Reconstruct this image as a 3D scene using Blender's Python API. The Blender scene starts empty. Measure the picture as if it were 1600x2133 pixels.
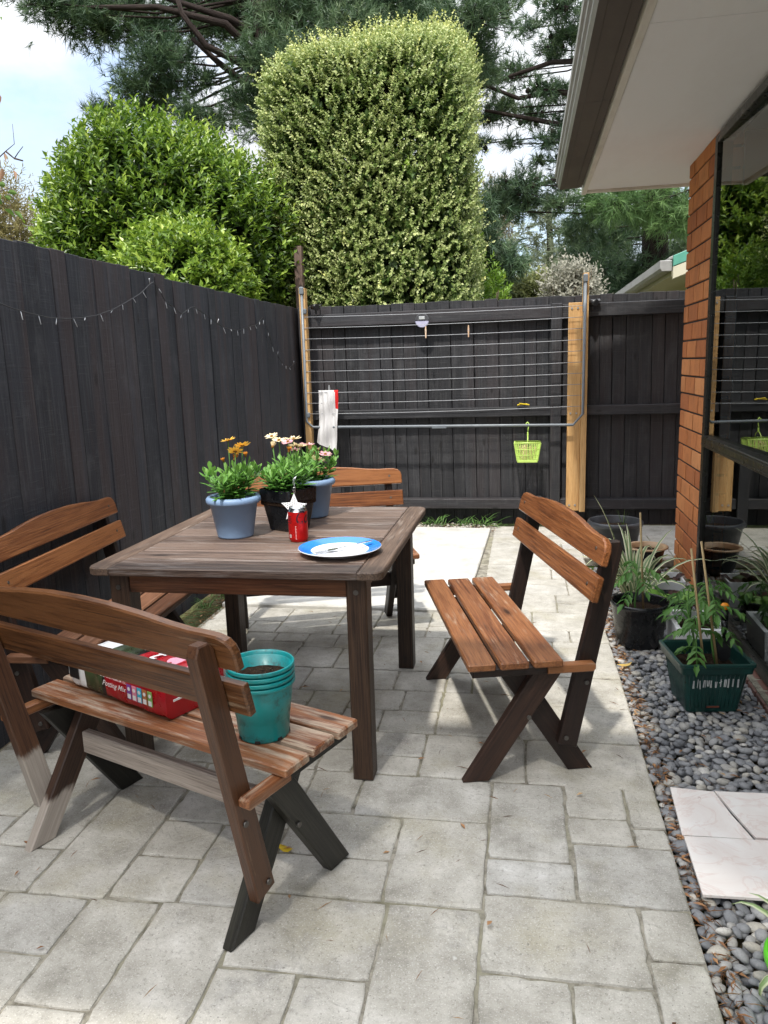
import bpy, bmesh, math, random
import numpy as np
from mathutils import Vector, Matrix
random.seed(7); RNG = np.random.default_rng(11)
SC = bpy.context.scene
COL = SC.collection
RAD = math.radians

# ------------------------------------------------------------------ camera
F_PX, CX, CY, CAM_H = 1602.0, 800.0, 1066.5, 1.25
_v = np.array([292.0, 315.5, F_PX]); _v /= np.linalg.norm(_v)
_up = np.cross(_v, [1, 0.031, 0]); _up /= np.linalg.norm(_up)
if _up[1] < 0: _up = -_up
_x = np.cross(_v, _up)
if _x[0] < 0: _x = -_x
ROT = np.array([_x, _v, _up])            # world = ROT @ (right, up, forward)
CAM = np.array([0, 0, CAM_H])
cam_d = bpy.data.cameras.new('camera'); cam = bpy.data.objects.new('camera', cam_d); COL.objects.link(cam)
cam_d.sensor_fit = 'VERTICAL'; cam_d.sensor_height = 24; cam_d.lens = 24 * F_PX / 2133
cam_d.clip_start = 0.05; cam_d.clip_end = 500
m = Matrix.Identity(4)
for i in range(3):
    m[i][0], m[i][1], m[i][2] = ROT[i][0], ROT[i][1], -ROT[i][2]
m[2][3] = CAM_H
cam.matrix_world = m
SC.camera = cam

def ray(px, py): return ROT @ np.array([px - CX, CY - py, F_PX])
def onz(px, py, z=0.0): d = ray(px, py); return CAM + d * ((z - CAM_H) / d[2])
def ony(px, py, y): d = ray(px, py); return CAM + d * (y / d[1])
def onx(px, py, x): d = ray(px, py); return CAM + d * (x / d[0])

# ------------------------------------------------------------------ world, sun, exposure
SC.view_settings.view_transform = 'Standard'; SC.view_settings.look = 'None'
SC.view_settings.gamma = 1; SC.view_settings.exposure = 1.25
SUN = Vector((-0.10, -0.55, 1.0)).normalized()
w = bpy.data.worlds.new('World'); SC.world = w; w.use_nodes = True
wn = w.node_tree; wn.nodes.clear()
def wN(t, **k):
    n = wn.nodes.new(t)
    for a, b in k.items(): setattr(n, a, b)
    return n
wo = wN('ShaderNodeOutputWorld'); bg = wN('ShaderNodeBackground'); sky = wN('ShaderNodeTexSky')
sky.sky_type = 'NISHITA'; sky.sun_disc = False
sky.sun_elevation = math.asin(SUN.z); sky.sun_rotation = math.atan2(SUN.x, SUN.y)
sky.air_density = 1.0; sky.dust_density = 1.5
tc = wN('ShaderNodeTexCoord'); mp = wN('ShaderNodeMapping'); mp.inputs['Scale'].default_value = (1, 1, 1.8)
nz = wN('ShaderNodeTexNoise'); nz.inputs['Scale'].default_value = 2.6; nz.inputs['Detail'].default_value = 7; nz.inputs['Roughness'].default_value = 0.55
rp = wN('ShaderNodeValToRGB'); rp.color_ramp.elements[0].position = 0.30; rp.color_ramp.elements[1].position = 0.47
nz2 = wN('ShaderNodeTexNoise'); nz2.inputs['Scale'].default_value = 3.5; nz2.inputs['Detail'].default_value = 5
rp2 = wN('ShaderNodeValToRGB')
rp2.color_ramp.elements[0].position = 0.3; rp2.color_ramp.elements[0].color = (0.78, 0.82, 0.90, 1)
rp2.color_ramp.elements[1].position = 0.7; rp2.color_ramp.elements[1].color = (1.06, 1.08, 1.11, 1)
mx = wN('ShaderNodeMix', data_type='RGBA')
wn.links.new(tc.outputs['Generated'], mp.inputs['Vector'])
wn.links.new(mp.outputs['Vector'], nz.inputs['Vector']); wn.links.new(mp.outputs['Vector'], nz2.inputs['Vector'])
wn.links.new(nz.outputs['Fac'], rp.inputs['Fac']); wn.links.new(nz2.outputs['Fac'], rp2.inputs['Fac'])
wn.links.new(rp.outputs['Color'], mx.inputs['Factor']); wn.links.new(sky.outputs['Color'], mx.inputs['A']); sx = wN('ShaderNodeSeparateXYZ'); z2 = wN('ShaderNodeMath', operation='MULTIPLY'); zl = wN('ShaderNodeMath', operation='MULTIPLY_ADD')   # overcast: the zenith is brighter than the horizon
wn.links.new(tc.outputs['Generated'], sx.inputs[0]); wn.links.new(sx.outputs[2], z2.inputs[0]); wn.links.new(sx.outputs[2], z2.inputs[1])
wn.links.new(z2.outputs[0], zl.inputs[0]); zl.inputs[1].default_value = 9.0; zl.inputs[2].default_value = 2.5
cl_ = wN('ShaderNodeMix', data_type='RGBA', blend_type='MULTIPLY'); cl_.inputs['Factor'].default_value = 1
wn.links.new(rp2.outputs['Color'], cl_.inputs['A']); wn.links.new(zl.outputs[0], cl_.inputs['B']); wn.links.new(cl_.outputs['Result'], mx.inputs['B'])

wn.links.new(mx.outputs['Result'], bg.inputs['Color']); bg.inputs['Strength'].default_value = 0.15
wn.links.new(bg.outputs['Background'], wo.inputs['Surface'])
sd = bpy.data.lights.new('sun', 'SUN'); sd.energy = 1.9; sd.angle = RAD(2.0); sd.color = (1, 0.95, 0.87)
so = bpy.data.objects.new('sun', sd); COL.objects.link(so)
so.rotation_euler = SUN.to_track_quat('Z', 'Y').to_euler(); so.location = (-2, -8, 12)

# ------------------------------------------------------------------ material helpers
class Mat:
    def __init__(s, name, rough=0.6, spec=0.5, col=(0.5, 0.5, 0.5)):
        s.m = bpy.data.materials.new(name); s.m.use_nodes = True
        s.t = s.m.node_tree; s.p = s.t.nodes['Principled BSDF']
        s.p.inputs['Roughness'].default_value = rough; s.p.inputs['Specular IOR Level'].default_value = spec
        s.p.inputs['Base Color'].default_value = (*col, 1)
    def n(s, t, **k):
        q = s.t.nodes.new(t)
        for a, b in k.items(): setattr(q, a, b)
        return q
    def l(s, a, b): s.t.links.new(a, b)
    def put(s, sock, v):
        if hasattr(v, 'is_linked') or hasattr(v, 'links'): s.l(v, sock)
        elif isinstance(v, (tuple, list)) and sock.type == 'RGBA': sock.default_value = (*v[:3], 1)
        else: sock.default_value = v
    def attr(s, name, out='Vector'): q = s.n('ShaderNodeAttribute', attribute_name=name); return q.outputs[out]
    def obj(s): return s.n('ShaderNodeTexCoord').outputs['Object']
    def pos(s): return s.n('ShaderNodeNewGeometry').outputs['Position']
    def island(s): return s.n('ShaderNodeNewGeometry').outputs['Random Per Island']
    def map(s, v, scale=(1, 1, 1), loc=(0, 0, 0)):
        q = s.n('ShaderNodeMapping'); s.put(q.inputs['Vector'], v); q.inputs['Scale'].default_value = scale; q.inputs['Location'].default_value = loc
        return q.outputs['Vector']
    def noise(s, v, scale, detail=4, rough=0.55, dist=0.0):
        q = s.n('ShaderNodeTexNoise'); s.put(q.inputs['Vector'], v); q.inputs['Scale'].default_value = scale
        q.inputs['Detail'].default_value = detail; q.inputs['Roughness'].default_value = rough; q.inputs['Distortion'].default_value = dist
        return q.outputs['Fac']
    def voro(s, v, scale, feat='F1'):
        q = s.n('ShaderNodeTexVoronoi', feature=feat); s.put(q.inputs['Vector'], v); q.inputs['Scale'].default_value = scale
        return q.outputs['Distance']
    def ramp(s, f, stops, interp='LINEAR'):
        q = s.n('ShaderNodeValToRGB'); r = q.color_ramp; r.interpolation = interp
        while len(r.elements) < len(stops): r.elements.new(0.5)
        for e, (p, c) in zip(r.elements, stops):
            e.position = p; e.color = (c, c, c, 1) if isinstance(c, (int, float)) else (*c, 1)
        s.put(q.inputs['Fac'], f); return q.outputs['Color']
    def mix(s, f, a, b, mode='MIX'):
        q = s.n('ShaderNodeMix', data_type='RGBA', blend_type=mode)
        s.put(q.inputs['Factor'], f); s.put(q.inputs['A'], a); s.put(q.inputs['B'], b); return q.outputs['Result']
    def math(s, op, a, b=0.0, c=0.0):
        q = s.n('ShaderNodeMath', operation=op)
        for i, v in enumerate((a, b, c)): s.put(q.inputs[i], v)
        return q.outputs[0]
    def sep(s, v):
        q = s.n('ShaderNodeSeparateXYZ'); s.put(q.inputs[0], v); return q.outputs
    def color(s, c): s.put(s.p.inputs['Base Color'], c); return s
    def rough(s, c): s.put(s.p.inputs['Roughness'], c); return s
    def bump(s, h, strength=0.3, dist=0.01):
        q = s.n('ShaderNodeBump'); s.put(q.inputs['Height'], h); q.inputs['Strength'].default_value = strength; q.inputs['Distance'].default_value = dist
        s.l(q.outputs['Normal'], s.p.inputs['Normal']); return s

def plastic(name, col, rough=0.35, var=0.12, spec=0.5):
    M = Mat(name, rough, spec); o = M.obj()
    n = M.noise(o, 14, 5); d = tuple(c * (1 - var) for c in col); e = tuple(min(1, c * (1 + var)) for c in col)
    M.color(M.ramp(n, [(0.3, d), (0.7, e)])); M.rough(M.ramp(M.noise(o, 30, 3), [(0.3, rough * 0.8), (0.7, min(1, rough * 1.3))]))
    M.bump(M.noise(o, 60, 3), 0.05, 0.003); return M

def wood(name, dark, mid, light, rough=0.5, grey=0.0, greycol=(0.30, 0.27, 0.24), spec=0.4, streak=1.0, knots=False, bump=0.25, bleach=None):
    M = Mat(name, rough, spec); g = M.attr('gc'); r = M.attr('rnd', 'Fac')
    fine = M.noise(M.map(g, (5, 190, 190)), 1.0, 6, 0.7)
    med = M.noise(M.map(g, (2.2, 48, 48)), 1.0, 5, 0.65, 0.4)
    big = M.noise(M.map(g, (3.5, 11, 11)), 1.0, 5, 0.6)
    f = M.math('ADD', M.math('MULTIPLY', fine, 0.62 * streak), M.math('ADD', M.math('MULTIPLY', med, 0.30), M.math('MULTIPLY', big, 0.25)))
    f = M.math('ADD', f, M.math('MULTIPLY', M.math('SUBTRACT', r, 0.5), 0.18))
    c = M.ramp(f, [(0.44, dark), (0.575, mid), (0.74, light)])
    pore = M.noise(M.map(g, (9, 330, 330), (2, 2, 2)), 1.0, 3, 0.6); c = M.mix(M.ramp(pore, [(0.30, 0.6 * min(1, streak)), (0.42, 0)]), c, tuple(x * 0.45 for x in dark))
    if grey > 0:
        wear = M.noise(M.map(g, (5.0, 60, 60), (3, 1, 7)), 1.0, 6, 0.7)
        wear2 = M.noise(M.map(g, (2.2, 4, 4), (9, 4, 1)), 1.0, 3)
        k = M.math('ADD', M.math('MULTIPLY', wear, 0.75), M.math('MULTIPLY', wear2, 0.40))
        k = M.ramp(k, [(0.74 - 0.30 * grey, 0.0), (0.86 - 0.30 * grey, 0.85)])
        gc = M.mix(fine, tuple(x * 0.55 for x in greycol), tuple(min(1, x * 1.35) for x in greycol))
        c = M.mix(k, c, gc)
        M.rough(M.math('ADD', rough, M.math('MULTIPLY', k, 0.25)))
    if bleach:                                   # bleached end of a leg: a worn patch with a ragged upper edge (heights from the foot)
        lo, hi = bleach; zz = M.math('ADD', M.sep(M.obj())[2], M.math('MULTIPLY', M.math('SUBTRACT', M.noise(M.map(g, (9, 30, 30)), 1.0, 5, 0.7), 0.5), 0.07))
        k = M.math('MULTIPLY', M.ramp(zz, [(hi - .009, 1), (hi + .009, 0)]), M.ramp(zz, [(lo - .006, 0), (lo + .006, 1)]) if lo > 0 else 1.0)
        c = M.mix(k, c, M.mix(fine, (0.17, 0.145, 0.125), (0.52, 0.46, 0.40)))
    kn = M.voro(M.map(g, (2.6, 9, 9), (5, 1, 2)), 1.0); c = M.mix(M.ramp(kn, [(0.05, 0.85), (0.09, 0.35), (0.16, 0)]), c, tuple(x * 0.35 for x in dark))
    ck = M.noise(M.map(g, (3.2, 120, 120), (7, 3, 5)), 1.0, 2, 0.5); c = M.mix(M.ramp(ck, [(0.24, 0.9), (0.29, 0)]), c, tuple(x * 0.25 for x in dark))
    M.color(c); M.bump(M.math('ADD', fine, M.math('MULTIPLY', med, 0.6)), bump, 0.004)
    return M

def leafmat(name, cols, trans=0.25, rough=0.4, spec=0.5, edge=None, stops=None):
    """cols picked by the per-leaf random number"""
    M = Mat(name, rough, spec); r = M.attr('rnd', 'Fac')
    n = len(cols); st = stops or [i / (n - 1) for i in range(n)]
    c = M.ramp(r, list(zip(st, cols)))
    if edge:
        e = M.attr('edge', 'Fac'); c = M.mix(M.ramp(e, [(0.45, 0), (0.7, 1)]), c, edge)
    M.color(c)
    tr = M.n('ShaderNodeBsdfTranslucent'); M.l(c, tr.inputs['Color'])
    ms = M.n('ShaderNodeMixShader'); ms.inputs['Fac'].default_value = trans
    out = [q for q in M.t.nodes if q.type == 'OUTPUT_MATERIAL'][0]
    M.l(M.p.outputs[0], ms.inputs[1]); M.l(tr.outputs[0], ms.inputs[2]); M.l(ms.outputs[0], out.inputs['Surface'])
    return M

# ------------------------------------------------------------------ mesh helpers
class MB:
    """collects shapes with per-vertex board coordinates (gc) and a random number (rnd)"""
    def __init__(s): s.v = []; s.f = []; s.gc = []; s.r = []; s.mi = []; s.sm = []; s.cur = 0; s.smooth = False
    def add(s, V, F, gc=None, r=None, smooth=None):
        b = len(s.v); r = random.random() if r is None else r
        V = [tuple(p) for p in V]
        s.v += V; s.gc += [tuple(p) for p in (gc if gc is not None else V)]; s.r += [r] * len(V)
        for f in F:
            s.f.append([b + i for i in f]); s.mi.append(s.cur); s.sm.append(s.smooth if smooth is None else smooth)
    def prism(s, poly, o, ex, ey, ez, thick, ch=0.003, along=0, r=None):
        """outline poly (in ex, ey), extruded by thick along ez from o, edges chamfered; along = 0/1: grain along ex/ey, or an angle"""
        o, ex, ey, ez = [np.array(a, float) for a in (o, ex, ey, ez)]
        P = np.array(poly, float); n = len(P)
        area = 0.5 * np.sum(P[:, 0] * np.roll(P[:, 1], -1) - np.roll(P[:, 0], -1) * P[:, 1])
        if area < 0: P = P[::-1]
        e = np.roll(P, -1, 0) - P; e /= np.maximum(np.linalg.norm(e, axis=1), 1e-9)[:, None]
        nr = np.stack([-e[:, 1], e[:, 0]], 1); pn = np.roll(nr, 1, 0)
        b = nr + pn; b /= np.maximum((1 + np.sum(nr * pn, 1)), 0.3)[:, None]
        I = P + b * ch; r = random.random() if r is None else r
        rings = [(I, 0), (P, ch), (P, thick - ch), (I, thick)]
        V = []; G = []; off = np.array([random.uniform(-20, 20) for _ in range(3)])
        an = along if isinstance(along, float) else (0.0 if along == 0 else math.pi / 2)
        ca, sa = math.cos(an), math.sin(an)
        for Q, z in rings:
            for p in Q:
                V.append(o + ex * p[0] + ey * p[1] + ez * z)
                G.append(off + np.array([p[0] * ca + p[1] * sa, -p[0] * sa + p[1] * ca, z]))
        F = [list(range(n))[::-1], [3 * n + i for i in range(n)]]
        for k in range(3):
            for i in range(n):
                j = (i + 1) % n; F.append([k * n + i, k * n + j, (k + 1) * n + j, (k + 1) * n + i])
        flip = np.dot(np.cross(ex, ey), ez) < 0
        if flip: F = [f[::-1] for f in F]
        s.add(V, F, G, r, False)
    def board(s, p0, p1, wdir, width, thick, ch=0.003, r=None):
        """board from p0 to p1 (centre line), width along wdir"""
        p0, p1, wd = [np.array(a, float) for a in (p0, p1, wdir)]
        d = p1 - p0; L = np.linalg.norm(d); d /= L; wd = wd - d * np.dot(wd, d); wd /= np.linalg.norm(wd); t = np.cross(d, wd)
        s.prism([(0, -width / 2), (L, -width / 2), (L, width / 2), (0, width / 2)], p0 - t * thick / 2, d, wd, t, thick, ch, 0, r)
    def box(s, lo, hi, ch=0.002, r=None, along=0):
        lo = np.array(lo, float); hi = np.array(hi, float); d = hi - lo
        if along == 2: s.prism([(0, 0), (d[2], 0), (d[2], d[0]), (0, d[0])], lo, (0, 0, 1), (1, 0, 0), (0, 1, 0), d[1], ch, 0, r)
        elif along == 1: s.prism([(0, 0), (d[1], 0), (d[1], d[0]), (0, d[0])], lo + np.array([0, 0, 0]), (0, 1, 0), (1, 0, 0), (0, 0, 1), d[2], ch, 0, r)
        else: s.prism([(0, 0), (d[0], 0), (d[0], d[1]), (0, d[1])], lo, (1, 0, 0), (0, 1, 0), (0, 0, 1), d[2], ch, 0, r)
    def tube(s, pts, rad, n=8, r=None, cap=True):
        pts = [np.array(p, float) for p in pts]; V = []; F = []; k = len(pts)
        rad = [rad] * k if not hasattr(rad, '__len__') else rad
        up = np.array([0, 0, 1.0]); prev = None
        G = []; acc = 0; off = random.uniform(-9, 9)
        for i, p in enumerate(pts):
            t = pts[min(i + 1, k - 1)] - pts[max(i - 1, 0)]; t /= max(np.linalg.norm(t), 1e-9)
            a = prev if prev is not None else (np.cross(t, up) if abs(t[2]) < 0.95 else np.array([1.0, 0, 0]))
            a = a - t * np.dot(a, t); a /= max(np.linalg.norm(a), 1e-9); b = np.cross(t, a); prev = a
            if i: acc += np.linalg.norm(p - pts[i - 1])
            for j in range(n):
                q = 2 * math.pi * j / n; c = a * math.cos(q) + b * math.sin(q)
                V.append(p + c * rad[i]); G.append((acc + off, c[0] * rad[i], c[2] * rad[i]))
        for i in range(k - 1):
            for j in range(n):
                F.append([i * n + j, i * n + (j + 1) % n, (i + 1) * n + (j + 1) % n, (i + 1) * n + j])
        s.add(V, F, G, r, True)
        if cap:
            b = len(s.v) - n * k
            s.f.append([b + j for j in range(n)][::-1]); s.f.append([b + (k - 1) * n + j for j in range(n)])
            s.mi += [s.cur] * 2; s.sm += [False] * 2
    def lathe(s, prof, n=48, c=(0, 0, 0), smooth=True, r=None, rough=0.0):
        V = []; F = []; k = len(prof)
        for (rd, z) in prof:
            for j in range(n):
                q = 2 * math.pi * j / n; V.append((c[0] + rd * math.cos(q), c[1] + rd * math.sin(q), c[2] + z))
        for i in range(k - 1):
            for j in range(n):
                F.append([i * n + j, i * n + (j + 1) % n, (i + 1) * n + (j + 1) % n, (i + 1) * n + j])
        if prof[0][0] > 1e-4 and prof[0][0] < 0.5 and getattr(s, 'capb', True): F.append(list(range(n))[::-1])
        s.add(V, F, None, r, smooth)
    def build(s, name, mats, parent=None, **tags):
        me = bpy.data.meshes.new(name); me.from_pydata(s.v, [], s.f)
        for q in (mats if isinstance(mats, (list, tuple)) else [mats]): me.materials.append(q.m)
        a = me.attributes.new('gc', 'FLOAT_VECTOR', 'POINT'); a.data.foreach_set('vector', np.array(s.gc, np.float32).ravel())
        a = me.attributes.new('rnd', 'FLOAT', 'POINT'); a.data.foreach_set('value', np.array(s.r, np.float32))
        me.polygons.foreach_set('material_index', s.mi); me.polygons.foreach_set('use_smooth', s.sm); me.update()
        return link(name, me, parent, **tags)

def link(name, data, parent=None, label=None, cat=None, group=None, kind=None):
    o = bpy.data.objects.new(name, data); COL.objects.link(o)
    if parent is not None: o.parent = parent
    if label: o['label'] = label
    if cat: o['category'] = cat
    if group: o['group'] = group
    if kind: o['kind'] = kind
    return o
def thing(name, label, cat, loc=(0, 0, 0), rz=0.0, group=None):
    o = link(name, None, None, label, cat, group); o.location = loc; o.rotation_euler = (0, 0, rz); o.empty_display_size = 0.1
    return o

def np_mesh(name, V, F, mats, parent=None, rnd=None, edge=None, smooth=False, mi=None, **tags):
    """V (n,3), F (m,k) all the same size"""
    me = bpy.data.meshes.new(name); V = np.asarray(V, np.float32); F = np.asarray(F, np.int32); m_, k = F.shape
    me.vertices.add(len(V)); me.vertices.foreach_set('co', V.ravel())
    me.loops.add(m_ * k); me.loops.foreach_set('vertex_index', F.ravel())
    me.polygons.add(m_); me.polygons.foreach_set('loop_start', np.arange(m_, dtype=np.int32) * k)
    try: me.polygons.foreach_set('loop_total', np.full(m_, k, np.int32))
    except Exception: pass
    for q in (mats if isinstance(mats, (list, tuple)) else [mats]): me.materials.append(q.m)
    if mi is not None: me.polygons.foreach_set('material_index', np.asarray(mi, np.int32))
    me.polygons.foreach_set('use_smooth', np.full(m_, smooth))
    if rnd is not None: a = me.attributes.new('rnd', 'FLOAT', 'POINT'); a.data.foreach_set('value', np.asarray(rnd, np.float32))
    if edge is not None: a = me.attributes.new('edge', 'FLOAT', 'POINT'); a.data.foreach_set('value', np.asarray(edge, np.float32))
    me.update(calc_edges=True); me.validate()
    return link(name, me, parent, **tags)

def unit(a): return a / np.maximum(np.linalg.norm(a, axis=-1, keepdims=True), 1e-9)
def rand_dir(n): return unit(RNG.normal(size=(n, 3)))

def leaves(P, D, N, L, W, fold=0.25):
    """folded diamond leaves: base P, direction D, rough normal N, lengths L, widths W -> V, F (tris)"""
    D = unit(D); S = unit(np.cross(D, N)); N = np.cross(S, D)
    L = np.broadcast_to(L, (len(P),))[:, None]; W = np.broadcast_to(W, (len(P),))[:, None]
    mid = P + D * L * 0.45
    V = np.stack([P, mid - S * W / 2 + N * W * fold, P + D * L - N * L * 0.12, mid + S * W / 2 + N * W * fold], 1)
    n = len(P); b = np.arange(n)[:, None] * 4
    F = np.concatenate([b + np.array([[0, 1, 2]]), b + np.array([[0, 2, 3]])])
    return V.reshape(-1, 3), F

def leaf_strip(pts, widths, side, normal_lift=0.2):
    """a long curved leaf: centre line pts, widths, side vector -> V, F(quads), edge"""
    pts = np.array(pts); k = len(pts); V = []; E = []
    for i in range(k):
        t = unit((pts[min(i + 1, k - 1)] - pts[max(i - 1, 0)])[None])[0]
        s = side - t * np.dot(side, t); s = s / np.linalg.norm(s); nn = np.cross(s, t)
        for q in (-1, -0.5, 0, 0.5, 1):
            V.append(pts[i] + s * widths[i] * q / 2 + nn * widths[i] * normal_lift * abs(q)); E.append(abs(q))
    F = [[i * 5 + j, i * 5 + j + 1, (i + 1) * 5 + j + 1, (i + 1) * 5 + j] for i in range(k - 1) for j in range(4)]
    return np.array(V), np.array(F), np.array(E)

class Strips:
    def __init__(s): s.V = []; s.F = []; s.E = []; s.R = []; s.n = 0
    def add(s, pts, widths, side, lift=0.2, r=None):
        V, F, E = leaf_strip(pts, widths, np.array(side, float), lift)
        s.V.append(V); s.F.append(F + s.n); s.E.append(E); s.R.append(np.full(len(V), random.random() if r is None else r)); s.n += len(V)
    def build(s, name, mat, parent=None, **tags):
        return np_mesh(name, np.concatenate(s.V), np.concatenate(s.F), mat, parent, np.concatenate(s.R), np.concatenate(s.E), True, **tags)

def text_mesh(txt, size, shear=0.0, res=3, bold=0.0):
    c = bpy.data.curves.new('lettering', 'FONT'); c.body = txt; c.size = size; c.shear = shear; c.offset = bold; c.resolution_u = res
    c.align_x = 'CENTER'; c.align_y = 'CENTER'
    o = bpy.data.objects.new('lettering', c); COL.objects.link(o)
    dg = bpy.context.evaluated_depsgraph_get(); me = bpy.data.meshes.new_from_object(o.evaluated_get(dg))
    V = [tuple(v.co) for v in me.vertices]; F = [list(p.vertices) for p in me.polygons]
    bpy.data.objects.remove(o); bpy.data.curves.remove(c); bpy.data.meshes.remove(me)
    return V, F

# ================================================================== MATERIALS
def m_paving():
    M = Mat('stamped_stone', 0.75, 0.3); o = M.pos(); i = M.island()
    big = M.noise(o, 2.2, 5, 0.6); med = M.noise(o, 9, 6, 0.65); fine = M.noise(o, 70, 5, 0.7); grain = M.noise(o, 260, 3, 0.7)
    c = M.ramp(M.math('ADD', M.math('MULTIPLY', med, 0.6), M.math('MULTIPLY', big, 0.4)), [(0.35, (0.25, 0.24, 0.21)), (0.46, (0.375, 0.363, 0.33)), (0.55, (0.455, 0.443, 0.41)), (0.66, (0.58, 0.57, 0.54))])
    t = M.ramp(i, [(0.0, (0.92, 0.92, 0.925)), (0.35, (1.0, 0.985, 0.955)), (0.7, (0.95, 0.935, 0.90)), (1.0, (1.05, 1.035, 1.01))])
    c = M.mix(1.0, c, t, 'MULTIPLY')
    moss = M.noise(M.map(o, (1, 1, 1), (5, 3, 0)), 3.4, 5, 0.6)
    c = M.mix(M.ramp(moss, [(0.52, 0), (0.72, 0.55)]), c, (0.34, 0.31, 0.21))
    wet = M.noise(M.map(o, (1, 1, 1), (1, 8, 3)), 5.5, 4, 0.7)
    c = M.mix(M.ramp(wet, [(0.60, 0), (0.74, 0.5)]), c, (0.17, 0.165, 0.16))
    c = M.mix(M.ramp(fine, [(0.28, 0.65), (0.46, 0)]), c, (0.20, 0.19, 0.165))
    c = M.mix(M.ramp(grain, [(0.56, 0), (0.70, 0.6)]), c, (0.74, 0.72, 0.68)); c = M.mix(M.ramp(M.noise(o, 120, 4, 0.75), [(0.30, 0.75), (0.42, 0)]), c, (0.17, 0.16, 0.14))
    pit = M.voro(o, 75); c = M.mix(M.ramp(pit, [(0.05, 0.7), (0.11, 0)]), c, (0.09, 0.085, 0.08))
    sp = M.voro(M.map(o, (1, 1, 1), (2, 5, 1)), 2.7); spn = M.noise(o, 40, 2)
    c = M.mix(M.ramp(M.math('ADD', sp, M.math('MULTIPLY', spn, 0.05)), [(0.036, 0.6), (0.044, 0)]), c, (0.66, 0.66, 0.64))
    M.color(c)
    led = M.ramp(M.noise(o, 3.6, 4, 0.45, 0.8), [(0.40, 0.0), (0.415, 0.3), (0.5, 0.34), (0.515, 0.62), (0.6, 0.66), (0.615, 1.0)])
    h = M.math('ADD', M.math('MULTIPLY', led, 0.5), M.math('ADD', M.math('MULTIPLY', med, 0.5), M.math('MULTIPLY', fine, 0.32)))
    h = M.math('SUBTRACT', h, M.math('MULTIPLY', M.ramp(pit, [(0.05, 1), (0.14, 0)]), 0.15))
    M.bump(h, 0.55, 0.012); return M
def m_grout():
    M = Mat('grout', 0.95, 0.1); o = M.pos(); n = M.noise(o, 25, 5, 0.7); q = M.noise(o, 2.5, 3)
    c = M.ramp(n, [(0.35, (0.11, 0.10, 0.08)), (0.6, (0.32, 0.30, 0.25))])
    M.color(M.mix(M.ramp(q, [(0.45, 0), (0.62, 0.7)]), c, (0.24, 0.23, 0.155))); M.bump(n, 0.6, 0.004); return M
def m_concrete():
    M = Mat('pale_concrete', 0.85, 0.2); o = M.pos(); n = M.noise(o, 5, 7, 0.7); f = M.noise(o, 90, 4)
    c = M.ramp(n, [(0.32, (0.40, 0.39, 0.355)), (0.52, (0.53, 0.52, 0.485)), (0.7, (0.60, 0.59, 0.56))])
    c = M.mix(M.ramp(f, [(0.3, 0.35), (0.42, 0)]), c, (0.36, 0.34, 0.30)); M.color(c); M.bump(M.math('ADD', n, f), 0.15, 0.006); return M
def m_ground():
    M = Mat('earth', 0.95, 0.1); o = M.pos(); n = M.noise(o, 1.2, 6, 0.7); f = M.noise(o, 30, 5, 0.7)
    c = M.mix(M.ramp(n, [(0.42, 0), (0.6, 1)]), M.ramp(f, [(0.3, (0.05, 0.035, 0.022)), (0.7, (0.13, 0.095, 0.06))]), M.ramp(f, [(0.3, (0.035, 0.06, 0.018)), (0.7, (0.10, 0.14, 0.04))]))
    M.color(c); M.bump(f, 0.7, 0.03); return M
def m_pebble():
    M = Mat('grey_pebbles', 0.62, 0.35); i = M.attr('rnd', 'Fac'); o = M.pos(); f = M.noise(o, 160, 4, 0.7); n = M.noise(o, 55, 3)
    c = M.ramp(i, [(0.0, (0.15, 0.155, 0.165)), (0.35, (0.235, 0.24, 0.25)), (0.6, (0.31, 0.31, 0.31)), (0.82, (0.38, 0.365, 0.335)), (0.93, (0.45, 0.42, 0.36)), (1, (0.58, 0.56, 0.52))])
    c = M.mix(M.ramp(f, [(0.35, 0.3), (0.55, 0)]), c, (0.08, 0.08, 0.085)); c = M.mix(M.ramp(n, [(0.6, 0), (0.75, 0.25)]), c, (0.5, 0.48, 0.45))
    M.color(c); M.bump(f, 0.12, 0.002); return M
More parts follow.
